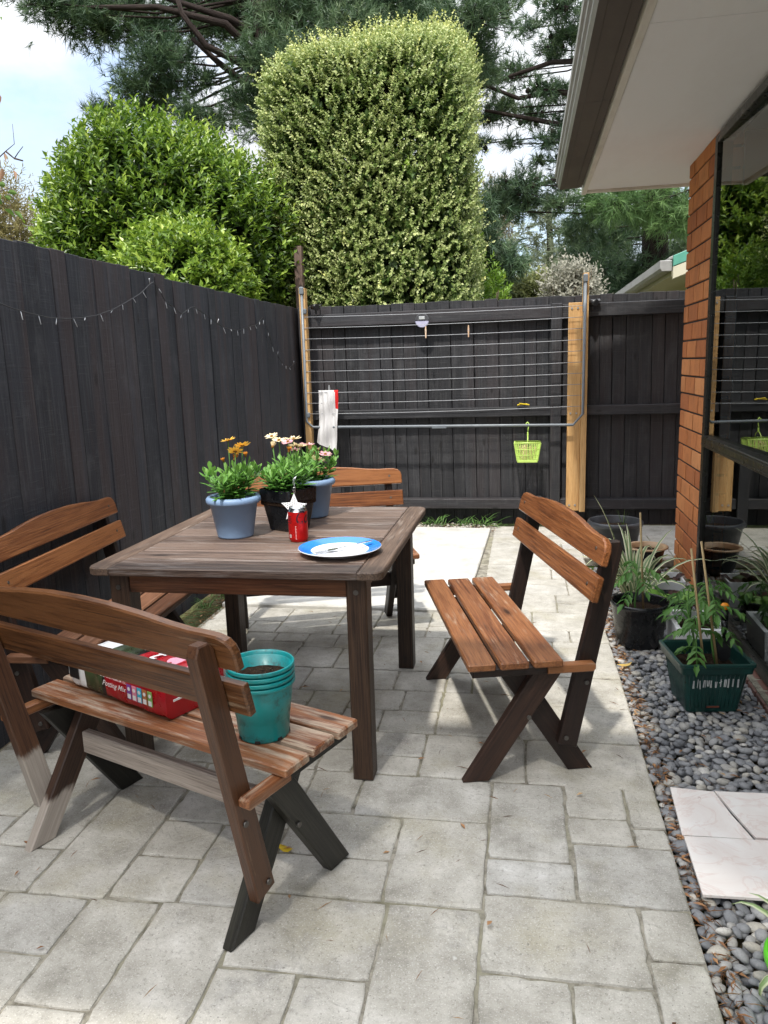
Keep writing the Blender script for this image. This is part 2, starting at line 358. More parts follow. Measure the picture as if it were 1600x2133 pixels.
def m_fence(name, base, red, rough):
    M = Mat(name, rough, 0.35); g = M.attr('gc'); r = M.attr('rnd', 'Fac')
    fine = M.noise(M.map(g, (3, 90, 90)), 1, 6, 0.7); band = M.noise(M.map(g, (160, 5, 5)), 1, 3, 0.7); med = M.noise(M.map(g, (1.5, 9, 9)), 1, 4); bl = M.noise(M.map(g, (5, 7, 7), (4, 2, 0)), 1, 5, 0.65)
    c = M.ramp(M.math('ADD', M.math('MULTIPLY', med, 0.7), M.math('MULTIPLY', r, 0.35)), [(0.3, tuple(b * 0.68 for b in base)), (0.55, base), (0.8, tuple(b * 1.45 for b in base))])
    rr = M.math('ADD', M.math('MULTIPLY', r, 0.35), M.noise(M.map(g, (1.0, 14, 14), (8, 1, 1)), 1, 4))
    c = M.mix(M.ramp(rr, [(0.66, 0), (0.85, red)]), c, (0.045, 0.029, 0.027))
    c = M.mix(M.ramp(bl, [(0.55, 0), (0.75, 0.55)]), c, (0.075, 0.075, 0.08))
    c = M.mix(M.ramp(fine, [(0.5, 0), (0.72, 0.45)]), c, (0.10, 0.10, 0.10)); c = M.mix(M.ramp(band, [(0.58, 0), (0.72, 0.35)]), c, (0.09, 0.09, 0.092))
    sc = M.noise(M.map(g, (30, 160, 160), (1, 7, 3)), 1, 3, 0.6); c = M.mix(M.ramp(sc, [(0.70, 0), (0.78, 0.6)]), c, (0.17, 0.165, 0.16))
    kn = M.voro(M.map(g, (3.2, 8, 8)), 1); c = M.mix(M.ramp(kn, [(0.06, 0.8), (0.12, 0)]), c, (0.012, 0.011, 0.011))
    M.color(c); M.bump(M.math('ADD', M.math('MULTIPLY', fine, 0.7), M.math('ADD', M.math('MULTIPLY', band, 0.5), M.math('MULTIPLY', bl, 0.4))), 0.55, 0.006); return M
def m_brick():
    M = Mat('orange_brick', 0.85, 0.2); o = M.pos(); r = M.attr('rnd', 'Fac')
    v = M.noise(M.map(o, (60, 60, 9)), 1, 4, 0.7); f = M.noise(o, 90, 4, 0.7); n = M.noise(o, 9, 4)
    c = M.ramp(r, [(0, (0.42, 0.145, 0.06)), (0.3, (0.51, 0.185, 0.07)), (0.7, (0.58, 0.225, 0.085)), (1, (0.66, 0.29, 0.12))])
    c = M.mix(M.ramp(n, [(0.45, 0), (0.7, 0.35)]), c, (0.30, 0.12, 0.06))
    c = M.mix(M.ramp(v, [(0.30, 0.75), (0.42, 0)]), c, (0.13, 0.045, 0.025)); c = M.mix(M.ramp(f, [(0.62, 0), (0.75, 0.35)]), c, (0.66, 0.36, 0.19))
    M.color(c); M.bump(M.math('ADD', v, f), 0.5, 0.005); return M
def m_metal(name, col, rough=0.35, metal=1.0):
    M = Mat(name, rough, 0.5); M.p.inputs['Metallic'].default_value = metal; n = M.noise(M.obj(), 22, 5)
    M.color(M.ramp(n, [(0.3, tuple(c * 0.8 for c in col)), (0.7, tuple(min(1, c * 1.12) for c in col))])); M.rough(M.ramp(n, [(0.3, rough * 0.8), (0.7, min(1, rough * 1.35))])); return M
def m_soil():
    M = Mat('potting_soil', 0.95, 0.1); o = M.pos(); n = M.noise(o, 70, 6, 0.75); v = M.voro(o, 110)
    c = M.ramp(n, [(0.35, (0.012, 0.008, 0.006)), (0.6, (0.055, 0.034, 0.022)), (0.72, (0.13, 0.085, 0.05))])
    M.color(M.mix(M.ramp(v, [(0.08, 0.9), (0.14, 0)]), c, (0.3, 0.24, 0.17))); M.bump(n, 1.0, 0.012); return M
def m_glass():
    M = Mat('window_glass', 0.0, 0.5); t = M.t; t.nodes.remove(M.p)
    out = [q for q in t.nodes if q.type == 'OUTPUT_MATERIAL'][0]
    fr = M.n('ShaderNodeFresnel'); fr.inputs['IOR'].default_value = 2.3
    tr = M.n('ShaderNodeBsdfTransparent'); tr.inputs['Color'].default_value = (0.55, 0.60, 0.58, 1)
    gl = M.n('ShaderNodeBsdfGlossy'); gl.inputs['Roughness'].default_value = 0.0; gl.inputs['Color'].default_value = (0.96, 1, 0.98, 1)
    ms = M.n('ShaderNodeMixShader'); M.l(fr.outputs[0], ms.inputs[0]); M.l(tr.outputs[0], ms.inputs[1]); M.l(gl.outputs[0], ms.inputs[2]); M.l(ms.outputs[0], out.inputs['Surface'])
    return M
def m_teal():
    M = Mat('teal_pot', 0.33, 0.5); o = M.obj(); n = M.noise(o, 14, 5); d = M.noise(M.map(o, (1, 1, 1), (3, 1, 2)), 26, 6, 0.75); r = M.noise(M.map(o, (1, 1, 1), (1, 6, 2)), 8, 2)
    c = M.ramp(n, [(0.3, (0.005, 0.215, 0.225)), (0.7, (0.007, 0.275, 0.275))]); k = M.math('MULTIPLY', M.ramp(d, [(0.52, 0), (0.64, 0.8)]), M.ramp(r, [(0.45, 0), (0.6, 1)]))
    M.color(M.mix(k, c, (0.035, 0.075, 0.07))); M.rough(M.math('ADD', 0.3, M.math('MULTIPLY', k, 0.4))); return M
def m_sheet():
    M = Mat('translucent_sheet', 0.5, 0.3); t = M.t; out = [q for q in t.nodes if q.type == 'OUTPUT_MATERIAL'][0]
    tl = M.n('ShaderNodeBsdfTranslucent'); tl.inputs['Color'].default_value = (.86, .86, .84, 1); tr = M.n('ShaderNodeBsdfTransparent'); a = M.n('ShaderNodeMixShader'); a.inputs[0].default_value = .22
    M.l(tl.outputs[0], a.inputs[1]); M.l(tr.outputs[0], a.inputs[2]); M.l(a.outputs[0], out.inputs['Surface']); return M
def m_tile():
    M = Mat('marbled_tile', 0.22, 0.5); o = M.pos(); n = M.noise(o, 5, 6, 0.6, 1.5); v = M.math('ABSOLUTE', M.math('SUBTRACT', M.noise(o, 7, 5, 0.6, 2.0), 0.5))
    c = M.ramp(n, [(0.3, (0.76, 0.69, 0.645)), (0.6, (0.83, 0.79, 0.755)), (0.8, (0.86, 0.835, 0.81))]); c = M.mix(M.ramp(v, [(0.0, 0.3), (0.04, 0)]), c, (0.62, 0.42, 0.36))
    M.color(c); return M
def m_bark(name='bark', a=(0.03, 0.02, 0.015), b=(0.13, 0.095, 0.075)):
    M = Mat(name, 0.95, 0.1); g = M.attr('gc'); n = M.noise(M.map(g, (2, 14, 14)), 2, 6, 0.7); M.color(M.ramp(n, [(0.35, a), (0.65, b)])); M.bump(n, 0.9, 0.03); return M
def m_painted(name, col, stain=(0.2, 0.17, 0.13), amt=0.4, rough=0.5, sc=3.0):
    M = Mat(name, rough, 0.4); o = M.pos(); n = M.noise(M.map(o, (1, 0.35, 1)), sc, 6, 0.65); f = M.noise(o, 45, 4, 0.7)
    c = M.mix(M.ramp(n, [(0.48, 0), (0.75, amt)]), col, stain); M.color(M.mix(M.ramp(f, [(0.62, 0), (0.8, amt * 0.5)]), c, stain)); M.bump(f, 0.06, 0.003); return M

MT = dict(
    paving=m_paving(), grout=m_grout(), concrete=m_concrete(), earth=m_ground(), pebble=m_pebble(),
    fence_left=m_fence('black_stained_rough_pine', (0.028, 0.0295, 0.036), 0.6, 0.7), fence_back=m_fence('black_painted_pine', (0.027, 0.0275, 0.031), 0.25, 0.6),
    brick=m_brick(), mortar=Mat('dark_mortar', 0.95, 0.1, (0.055, 0.05, 0.046)),
    seat=wood('oiled_seat', (0.045, 0.016, 0.008), (0.145, 0.050, 0.019), (0.27, 0.112, 0.044), 0.36, 0.34, (0.36, 0.26, 0.18), streak=1.25),
    back=wood('oiled_back', (0.058, 0.020, 0.008), (0.165, 0.056, 0.018), (0.29, 0.115, 0.040), 0.32, 0.10, (0.22, 0.15, 0.1), streak=1.25),
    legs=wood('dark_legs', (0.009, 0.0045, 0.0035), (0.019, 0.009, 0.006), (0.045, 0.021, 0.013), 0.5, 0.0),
    back_near=wood('worn_back', (0.018, 0.007, 0.004), (0.058, 0.022, 0.008), (0.14, 0.058, 0.022), 0.32, 0.22, (0.36, 0.26, 0.17), streak=1.3),
    seat_near=wood('worn_seat', (0.055, 0.018, 0.009), (0.165, 0.055, 0.022), (0.29, 0.12, 0.05), 0.40, 0.62, (0.44, 0.35, 0.26), streak=1.3),
    post_near=wood('worn_post', (0.013, 0.006, 0.004), (0.036, 0.015, 0.008), (0.085, 0.037, 0.018), 0.36, 0.2, (0.30, 0.21, 0.14), streak=1.3),
    grey_wood=wood('bleached_leg', (0.16, 0.13, 0.11), (0.30, 0.255, 0.22), (0.43, 0.37, 0.32), 0.8, 0.0),
    leg_bleached=wood('leg_bleached_foot', (0.012, 0.007, 0.005), (0.028, 0.014, 0.009), (0.06, 0.031, 0.019), 0.55, 0.0, bleach=(-1, .115)), post_bleached=wood('post_bleached_band', (0.016, 0.007, 0.005), (0.045, 0.019, 0.010), (0.10, 0.044, 0.022), 0.5, 0.2, (0.30, 0.21, 0.14), bleach=(.06, .25)),
    green_leg=wood('dark_green_leg', (0.007, 0.0065, 0.005), (0.014, 0.013, 0.010), (0.034, 0.032, 0.024), 0.5, 0.0),
    seat_dark=wood('shaded_seat', (0.07, 0.028, 0.014), (0.15, 0.065, 0.032), (0.26, 0.13, 0.075), 0.5, 0.3, (0.30, 0.24, 0.20)),
    top=wood('weathered_top', (0.016, 0.010, 0.008), (0.060, 0.038, 0.028), (0.155, 0.107, 0.082), 0.46, 0.50, (0.235, 0.208, 0.19), streak=1.35, bump=0.5),
    top_end=wood('weathered_end', (0.016, 0.010, 0.008), (0.055, 0.034, 0.024), (0.14, 0.092, 0.064), 0.55, 0.42, (0.24, 0.195, 0.16), streak=1.2, bump=0.4),
    apron=wood('apron_wood', (0.05, 0.018, 0.008), (0.125, 0.047, 0.019), (0.23, 0.10, 0.045), 0.45, 0.15),
    tleg=wood('table_leg_wood', (0.008, 0.0045, 0.003), (0.022, 0.011, 0.007), (0.062, 0.034, 0.02), 0.5, 0.1, (0.20, 0.14, 0.10), streak=1.3, bump=0.45),
    pine=wood('yellow_pine', (0.40, 0.21, 0.075), (0.58, 0.35, 0.145), (0.70, 0.48, 0.235), 0.6, 0.0, bump=0.12),
    oldwood=wood('grey_brown_post', (0.05, 0.03, 0.025), (0.11, 0.07, 0.055), (0.2, 0.14, 0.11), 0.8, 0.3),
    bolt=m_metal('dull_bolt', (0.16, 0.15, 0.14), 0.5), zinc=m_metal('galvanised', (0.5, 0.5, 0.5), 0.45), steel=m_metal('bright_steel', (0.72, 0.72, 0.72), 0.18),
    tubegrey=plastic('grey_enamel', (0.16, 0.18, 0.20), 0.35, 0.1), wire=plastic('grey_line', (0.34, 0.35, 0.37), 0.4, 0.1), black=plastic('black_plastic', (0.012, 0.012, 0.013), 0.35, 0.3),
    potblack=plastic('black_pot', (0.010, 0.0105, 0.012), 0.26, 0.12), potgrey=plastic('charcoal_pot', (0.055, 0.058, 0.064), 0.42, 0.2), potblue=plastic('pale_blue_pot', (0.20, 0.30, 0.46), 0.45, 0.05),
    teal=m_teal(), lime=plastic('lime_basket', (0.52, 0.72, 0.16), 0.4, 0.06), limepot=plastic('lime_pot', (0.10, 0.50, 0.02), 0.3, 0.1),
    greenpot=plastic('dark_green_pot', (0.006, 0.040, 0.034), 0.35, 0.3), white=plastic('white_plastic', (0.82, 0.82, 0.83), 0.4, 0.05), chalk=plastic('chalky_white', (0.55, 0.56, 0.55), 0.9, 0.2),
    tan=plastic('tan_glaze', (0.46, 0.31, 0.18), 0.4, 0.15), glaze=plastic('black_glaze', (0.012, 0.014, 0.015), 0.15, 0.3),
    soil=m_soil(), glass=m_glass(), tile=m_tile(), bark=m_bark(), pinebark=m_bark('pine_bark', (0.016, 0.012, 0.011), (0.055, 0.042, 0.037)), twig=m_bark('twig_bark', (0.10, 0.07, 0.045), (0.22, 0.17, 0.12)),
    cane=wood('bamboo_cane', (0.30, 0.20, 0.09), (0.42, 0.30, 0.14), (0.52, 0.40, 0.22), 0.5, 0.0),
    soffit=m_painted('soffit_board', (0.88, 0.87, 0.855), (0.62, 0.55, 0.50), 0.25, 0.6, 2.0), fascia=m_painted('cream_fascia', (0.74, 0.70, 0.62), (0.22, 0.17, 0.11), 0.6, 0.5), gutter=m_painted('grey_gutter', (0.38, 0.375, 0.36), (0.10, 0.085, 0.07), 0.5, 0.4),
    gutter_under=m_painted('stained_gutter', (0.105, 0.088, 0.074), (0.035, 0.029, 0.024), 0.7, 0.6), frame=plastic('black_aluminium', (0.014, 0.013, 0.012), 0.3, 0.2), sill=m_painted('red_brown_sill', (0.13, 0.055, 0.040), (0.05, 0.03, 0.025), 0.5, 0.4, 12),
    shade_film=m_sheet(), room=Mat('dim_room', 0.9, 0.2, (0.10, 0.105, 0.10)), roof=Mat('roof_tiles', 0.8, 0.3, (0.08, 0.07, 0.065)), greenroof=plastic('green_iron', (0.10, 0.34, 0.25), 0.4, 0.1), cream=m_painted('cream_board', (0.60, 0.56, 0.42), (0.3, 0.3, 0.2), 0.4),
)

# ================================================================== GROUND, PAVING, PEBBLES
gb = MB(); gb.add([(-250, -250, -0.06), (250, -250, -0.06), (250, 250, -0.06), (-250, 250, -0.06)], [[0, 1, 2, 3]])
gb.build('ground', MT['earth'], kind='structure')

def split(x0, x1, y0, y1, out):
    w_, h_ = x1 - x0, y1 - y0
    big = max(w_, h_)
    if big < 0.26 or (big < 0.40 and min(w_, h_) > 0.17 and random.random() < 0.5): out.append((x0, x1, y0, y1)); return
    t = random.choice((0.36, 0.42, 0.5, 0.58, 0.64))
    if (w_ > h_ * 1.15) or (abs(w_ - h_) < 0.15 * h_ and random.random() < 0.5): split(x0, x0 + w_ * t, y0, y1, out); split(x0 + w_ * t, x1, y0, y1, out)
    else: split(x0, x1, y0, y0 + h_ * t, out); split(x0, x1, y0 + h_ * t, y1, out)
slabs = [(.12, .29, 2.0, 2.18), (.12, .29, 1.88, 2.0), (.29, .38, 1.97, 2.18), (.29, .38, 1.88, 1.97), (.13, .38, 1.65, 1.88), (-.09, .12, 1.79, 2.16), (-.09, .13, 1.65, 1.79),
         (-.09, .265, 1.405, 1.65), (.265, .38, 1.49, 1.65), (.265, .38, 1.22, 1.49), (-.09, .1, 1.1, 1.405), (.1, .265, 1.1, 1.405), (-.33, -.09, 1.59, 1.935), (-.31, -.09, 1.05, 1.59),
         (-.48, -.09, 1.935, 2.16), (-.64, -.48, 1.935, 2.16), (-.64, -.31, 1.345, 1.585), (-.64, -.46, 1.05, 1.345), (-.46, -.31, 1.05, 1.345), (-.64, -.33, 1.74, 1.935), (-.64, -.33, 1.585, 1.74),
         (-.85, -.64, 1.05, 1.52), (-1.03, -.85, 1.19, 1.51), (-1.03, -.85, .95, 1.19), (-1.25, -1.03, 1.315, 1.5), (-1.25, -1.03, 1.0, 1.315), (-1.0, -.82, 1.68, 1.84), (-1.0, -.82, 1.515, 1.68),
         (-.82, -.64, 1.52, 1.84), (-1.21, -1.0, 1.5, 2.0), (-1.0, -.64, 1.84, 2.16), (-1.21, -1.0, 2.0, 2.16), (-1.43, -1.21, 1.67, 2.16), (-1.43, -1.21, 1.5, 1.67), (-1.75, -1.43, 1.5, 1.8), (-1.75, -1.43, 1.8, 2.16), (-1.75, -1.25, 1.0, 1.5)]
split(-1.75, .38, -1.2, 0.95, slabs)
for r_ in ((-1.75, -1.25, .95, 1.0), (-1.25, -1.03, .95, 1.0), (-.85, .265, .95, 1.05), (-.09, .265, 1.05, 1.1), (.265, .38, .95, 1.22)): slabs.append(r_)
split(-1.62, -.65, 2.16, 2.75, slabs); split(-.65, .38, 2.16, 2.44, slabs); split(-.65, -.3, 2.44, 2.98, slabs); split(-.3, .38, 2.44, 2.98, slabs)
split(-1.62, -.65, 2.75, 3.38, slabs); split(-.65, .38, 2.98, 3.38, slabs); split(-1.58, -.9, 3.38, 3.76, slabs); split(-.9, -.2, 3.38, 3.76, slabs); split(-.2, .38, 3.38, 4.1, slabs)
split(-.22, .38, 4.1, 4.92, slabs); split(-.22, .38, 4.92, 5.86, slabs); split(.38, 1.7, 4.95, 5.95, slabs); split(1.7, 3.2, 4.95, 5.95, slabs)
pb = MB()
def slab_mesh(x0, x1, y0, y1):
    g = 0.0026; x0 += g; x1 -= g * (0.0 if x1 > .375 and x1 < .385 else 1); y0 += g; y1 -= g
    w_, h_ = x1 - x0, y1 - y0; cr = min(0.005, w_ / 4, h_ / 4); pts = []
    def edge(a, b):
        d = math.hypot(b[0] - a[0], b[1] - a[1]); k = max(2, int(d / 0.022)); nrm = ((b[1] - a[1]) / d, -(b[0] - a[0]) / d); ph = random.uniform(0, 9)
        for i in range(k):
            t = i / k; j = 0.0011 * math.sin(ph + t * d * 26) + random.uniform(-0.0009, 0.0009) - (.004 if random.random() < .035 else 0)
            pts.append((a[0] + (b[0] - a[0]) * t + nrm[0] * j, a[1] + (b[1] - a[1]) * t + nrm[1] * j))
    edge((x0 + cr, y0), (x1 - cr, y0)); edge((x1, y0 + cr), (x1, y1 - cr)); edge((x1 - cr, y1), (x0 + cr, y1)); edge((x0, y1 - cr), (x0, y0 + cr))
    n = len(pts); cx, cy = (x0 + x1) / 2, (y0 + y1) / 2; V = []; z0 = random.uniform(-0.0012, 0.0012); tx, ty = random.uniform(-.004, .004), random.uniform(-.004, .004)
    for ins, z in ((0, -0.03), (0, -0.007), (0.0016, -0.0022), (0.005, -0.0005), (0.010, 0)):
        for x, y in pts:
            dx, dy = x - cx, y - cy; q = 1 - ins / max(abs(dx), abs(dy), .03)
            qx = 1 - ins / (w_ / 2); qy = 1 - ins / (h_ / 2); X, Y = cx + dx * qx, cy + dy * qy
            V.append((X, Y, z + z0 + (X - cx) * tx + (Y - cy) * ty))
    F = [[k * n + i, k * n + (i + 1) % n, (k + 1) * n + (i + 1) % n, (k + 1) * n + i] for k in range(4) for i in range(n)] + [[4 * n + i for i in range(n)]]
    pb.add(V, F, None, None, False)
for s_ in slabs: slab_mesh(*s_)
pb.build('patio', MT['paving'], kind='structure')
gr = MB()
for i, (x0, x1, y0, y1) in enumerate(((-1.76, .381, -1.25, 3.3), (-1.6, .379, 3.3, 3.9), (-.3, .381, 3.9, 5.9), (.381, 3.2, 4.93, 5.98))):
    gr.box((x0, y0, -0.055), (x1, y1, -0.0055 - i * 0.0003), 0.0005)
gr.build('patio_grout', MT['grout'], kind='structure')
cp = MB(); cp.prism([(-1.60, 3.765), (-.43, 3.745), (-.283, 4.19), (-.243, 5.72), (-1.50, 5.80), (-1.56, 4.2)], (0, 0, -0.05), (1, 0, 0), (0, 1, 0), (0, 0, 1), 0.068, 0.006)
cp.build('concrete_pad', MT['concrete'], kind='structure')

# pebbles (nobody could count them)
def ico():
    b = bmesh.new(); bmesh.ops.create_icosphere(b, subdivisions=2, radius=1.0); b.verts.ensure_lookup_table()
    V = np.array([v.co[:] for v in b.verts]); F = np.array([[q.index for q in f.verts] for f in b.faces]); b.free(); return V, F
IV, IF = ico()
def pebble_field(name, area, n, zlo, zhi, smin, smax, mat, **tags):
    x0, x1, y0, y1 = area; V = []; F = []; R = []
    cell = {}; k = 0; tries = 0
    while k < n and tries < n * 12:
        tries += 1; x, y = random.uniform(x0, x1), random.uniform(y0, y1); a = random.uniform(smin, smax) * (1.35 if random.random() < 0.08 else 1)
        lay = random.random(); key = (int(x / .03), int(y / .03), int(lay * 2)); ok = True
        for dx in (-1, 0, 1):
            for dy in (-1, 0, 1):
                for (qx, qy, qa) in cell.get((key[0] + dx, key[1] + dy, key[2]), ()):
                    if (qx - x) ** 2 + (qy - y) ** 2 < (0.80 * (qa + a)) ** 2: ok = False
        if not ok: continue
        cell.setdefault(key, []).append((x, y, a)); sc = np.array([a * random.uniform(1.0, 1.45), a * random.uniform(0.72, 1.0), a * random.uniform(0.42, 0.68)])
        ang = random.uniform(0, 6.28); tl = random.gauss(0, 0.25); P = IV.copy()
        P = P * (1 + 0.10 * np.sin(P @ RNG.normal(size=3) * 2 + random.uniform(0, 6)))[:, None]
        P = P * sc; c, s_ = math.cos(tl), math.sin(tl); P = P @ np.array([[c, 0, s_], [0, 1, 0], [-s_, 0, c]]); c, s_ = math.cos(ang), math.sin(ang); P = P @ np.array([[c, s_, 0], [-s_, c, 0], [0, 0, 1]])
        P += (x, y, zlo + (zhi - zlo) * (0.35 * random.random() + (0.65 if lay > .5 else 0))); V.append(P); F.append(IF + k * len(IV)); R.append(np.full(len(IV), random.random())); k += 1
    return np_mesh(name, np.concatenate(V), np.concatenate(F), mat, None, np.concatenate(R), None, True, **tags)
pebble_field('pebbles', (.392, .93, 1.0, 4.72), 5200, -0.036, -0.012, 0.0105, 0.0185, MT['pebble'], kind='stuff', label='smooth grey river pebbles filling the bed beside the paving', cat='pebbles')
M_ = Mat('light_gravel', 0.8, 0.3, (0.4, 0.38, 0.33)); M_.color(M_.ramp(M_.attr('rnd', 'Fac'), [(0, (.16, .15, .13)), (.5, (.38, .36, .31)), (1, (.55, .52, .46))]))
pebble_field('gravel', (-1.5, -.2, 5.72, 5.98), 900, -0.03, 0.0, 0.006, 0.013, M_, kind='stuff', label='pale gravel strip along the foot of the back fence', cat='gravel')

# pine needles and leaf litter along the paving edge and by the left fence
def litter(name, spots, n, mats, **tags):
    P = []; D = []; L = []; Wd = []; R = []
    for i in range(n):
        x0, x1, y0, y1, z = random.choice(spots); P.append((random.uniform(x0, x1), random.uniform(y0, y1), z + random.uniform(0, .012))); a = random.uniform(0, 6.28)
        D.append((math.cos(a), math.sin(a), random.uniform(-.15, .2))); q = random.random(); L.append(random.uniform(.02, .05) if q < .8 else random.uniform(.02, .035)); Wd.append(.0013 if q < .8 else random.uniform(.006, .012)); R.append(random.random())
    V, F = leaves(np.array(P), np.array(D), np.tile((0, 0, 1.0), (n, 1)), np.array(L), np.array(Wd), 0.15)
    return np_mesh(name, V, F, mats, None, np.repeat(R, 4), **tags)
LM = leafmat('dead_leaves', [(0.10, 0.045, 0.02), (0.22, 0.10, 0.04), (0.38, 0.20, 0.09), (0.45, 0.30, 0.16)], 0.1, 0.7)
litter('leaf_litter', [(.388, .43, 1.2, 4.6, -.012)] * 5 + [(.40, .88, 1.2, 4.6, -.006)] + [(.42, .9, 4.4, 4.9, -.01)] * 1, 1700, LM, kind='stuff', label='brown pine needles and dead leaves strewn along the pebble edge', cat='leaf litter')
litter('leaf_litter', [(-1.6, .36, 1.2, 3.7, .0015)], 130, LM, kind='stuff', label='odd pine needles and twig bits scattered over the paving', cat='leaf litter')
litter('leaf_litter', [(-1.74, -1.5, 2.9, 4.6, -.01)] * 3 + [(-1.5, -.2, 5.7, 5.95, 0)], 1500, LM, kind='stuff', label='dry brown leaf litter heaped at the foot of the fences', cat='leaf litter')

# ================================================================== FENCES
FX, FY, FT = -1.756, 6.06, 1.705
lf = thing('paling_fence', 'black stained fence of rough palings along the left side, string lights on it', 'fence', (FX, 3, 0))
b = MB(); y = -2.0
steps = sorted([2.9, 1.2])
while y < 6.02:
    w_ = random.choice((0.095, 0.10, 0.105, 0.14)); lean = random.uniform(-0.006, 0.006); top = FT + random.uniform(-0.004, 0.004) + (0.012 if y < 3.62 else 0)
    dx = random.choice((0, 0.002, 0.004, 0.006)); y1 = min(y + w_, 6.035)
    b.prism([(0, 0), (0, w_ - .002), (top, w_ - .002 + lean), (top, lean)], (FX - 0.022 + dx, y, 0.0), (0, 0, 1), (0, 1, 0), (1, 0, 0), 0.018, 0.002); y += w_
o = b.build('palings', MT['fence_left'], lf); o.matrix_parent_inverse = Matrix.Translation((-FX, -3, 0))
b = MB()
for z in (0.25, 0.9, 1.5): b.box((FX - 0.075, -2, z), (FX - 0.027, 6.03, z + 0.075), 0.003, along=1)
o = b.build('rails', MT['oldwood'], lf); o.matrix_parent_inverse = Matrix.Translation((-FX, -3, 0))

def inv(o, p):                      # children built in world coordinates
    if o.parent.parent is None: o.matrix_parent_inverse = Matrix.Translation(p).inverted()
    return o
bf = thing('paling_fence', 'black painted paling fence closing the far end, with rails and posts facing the patio', 'fence', (0, FY, 0)); BP = (0, FY, 0)
b = MB(); x = FX + 0.012
while x < 3.4:
    w_ = random.uniform(0.088, 0.096); top = 1.712 + random.uniform(-0.005, 0.005) + 0.0 * x; sl = -0.012 + random.uniform(-.004, .004)
    b.prism([(-0.02, 0), (-0.02, w_ - .003), (top, w_ - .003 + sl * top), (top, sl * top)], (x, FY + random.choice((0, .002, .004)), 0.0), (0, 0, 1), (1, 0, 0), (0, 1, 0), 0.018, 0.002)
    b.box((x - .03 - .006, FY + .026, 0), (x + .03, FY + .036, top - .004), .001, along=2); x += w_
inv(b.build('palings', MT['fence_back'], bf), BP)
R1a, R1b = ony(1300, 628, 5.98)[2], ony(1300, 656, 5.98)[2]; R2a, R2b = ony(1320, 843, 5.98)[2], ony(1320, 863, 5.98)[2]; R3a, R3b = ony(1320, 1040, 5.98)[2], ony(1320, 1061, 5.98)[2]
for z0, z1, sg in ((R1b, R1a, 0), (R2b, R2a, 0), (R3b, R3a, 0)):
    for xa, xb in ((FX + .02, 0.195), (0.275, 3.4)):
        b = MB(); b.box((xa, 5.982, z0), (xb, FY - .001, z1), 0.004); inv(b.build('rail', MT['fence_back'], bf), BP)
for xp in (0.196, 2.3):
    b = MB(); b.box((xp, 5.962, -0.05), (xp + .078, FY - 0.002, 1.655), 0.004, along=2); inv(b.build('post', MT['fence_back'], bf), BP)
b = MB(); b.box((-1.735, 5.955, -0.05), (-1.66, FY - 0.003, 1.69), 0.004, along=2); inv(b.build('corner_post', MT['fence_back'], bf), BP)
pp = thing('timber_post', 'tall weathered brown post standing just behind the fence corner beside the clipped tree', 'post', (-1.93, 6.35, 0)); PP = (-1.93, 6.35, 0)
p_ = ony(623, 560, 6.35); b = MB(); b.box((p_[0] - .03, 6.32, 0), (p_[0] + .035, 6.38, 2.22), 0.003, along=2); inv(b.build('post', MT['oldwood'], pp), PP)

# ================================================================== HOUSE
WX = 0.92; SZ = 2.306
hs = thing('brick_house', 'single storey orange brick house with white soffit, grey gutter and black framed window', 'house', (WX, 4.5, 0)); HP = (WX, 4.5, 0)
def H(bm, name, mat, par=None): return inv(bm.build(name, mat, par or hs), HP)
# brickwork: courses of 0.1 (0.09 + 0.01), length 0.24
b = MB()
def brick(lo, hi): b.box(lo, hi, 0.0035)
Y0, Y1 = 4.185, 4.885; k = 0; z = -0.055
while z < SZ - 0.004:
    zt = min(z + 0.0895, SZ - 0.001); off = (0.12 if k % 2 else 0.0) + random.uniform(-.004, .004); yy = Y1
    first = True
    while yy > Y0 + 0.004:
        ln = (0.115 if (first and k % 2) else 0.23); ya = max(yy - ln, Y0)
        j = random.uniform(0, .0025); brick((WX + j, ya, z), (WX + .11 + j, yy, zt)); yy = ya - 0.0135; first = False
    xx = WX + 0.12
    while xx < 3.4:
        brick((xx, Y1 - .11, z), (min(xx + .228, 3.4), Y1 - random.uniform(0, .002), zt)); xx += .24
    z += 0.0995; k += 1
wl = H(b, 'brick_wall', MT['brick'])
b = MB(); b.box((WX + .009, Y0 + .001, -0.06), (WX + .1, Y1 - .009, SZ), 0.0005); b.box((WX + .1002, Y1 - .1, -.06), (3.39, Y1 - .009, SZ), 0.0005); inv(b.build('mortar', MT['mortar'], wl), HP)
# long window: frame, rail, glass, sill bricks
WY0 = 0.35
b = MB(); fx0, fx1 = WX - 0.02, WX + 0.05
b.box((fx0, Y0 - .052, 0.02), (fx1, Y0 - .002, SZ - .028), 0.003); b.box((fx0, WY0, SZ - .07), (fx1, Y0 - .054, SZ - .028), 0.003, along=1); b.box((fx0, WY0, 0.02), (fx1, Y0 - .054, 0.065), 0.003, along=1)
b.box((fx0 - .012, WY0, 0.795), (fx1, Y0 - .054, 0.85), 0.004, along=1); b.box((fx0 - .016, WY0, 0.806), (fx0 - .0125, Y0 - .06, 0.811), 0.001, along=1); b.box((fx0 - .016, WY0, 0.835), (fx0 - .0125, Y0 - .06, 0.84), 0.001, along=1)
b.box((fx0, WY0 - .05, 0.02), (fx1, WY0 - .002, SZ - .028), 0.003)
fr = H(b, 'window_frame', MT['frame'])
b = MB(); b.add([(WX - .006, WY0, .06), (WX - .006, Y0 - .05, .06), (WX - .006, Y0 - .05, .80), (WX - .006, WY0, .80)], [[3, 2, 1, 0]]); inv(b.build('lower_pane', MT['glass'], fr), HP)
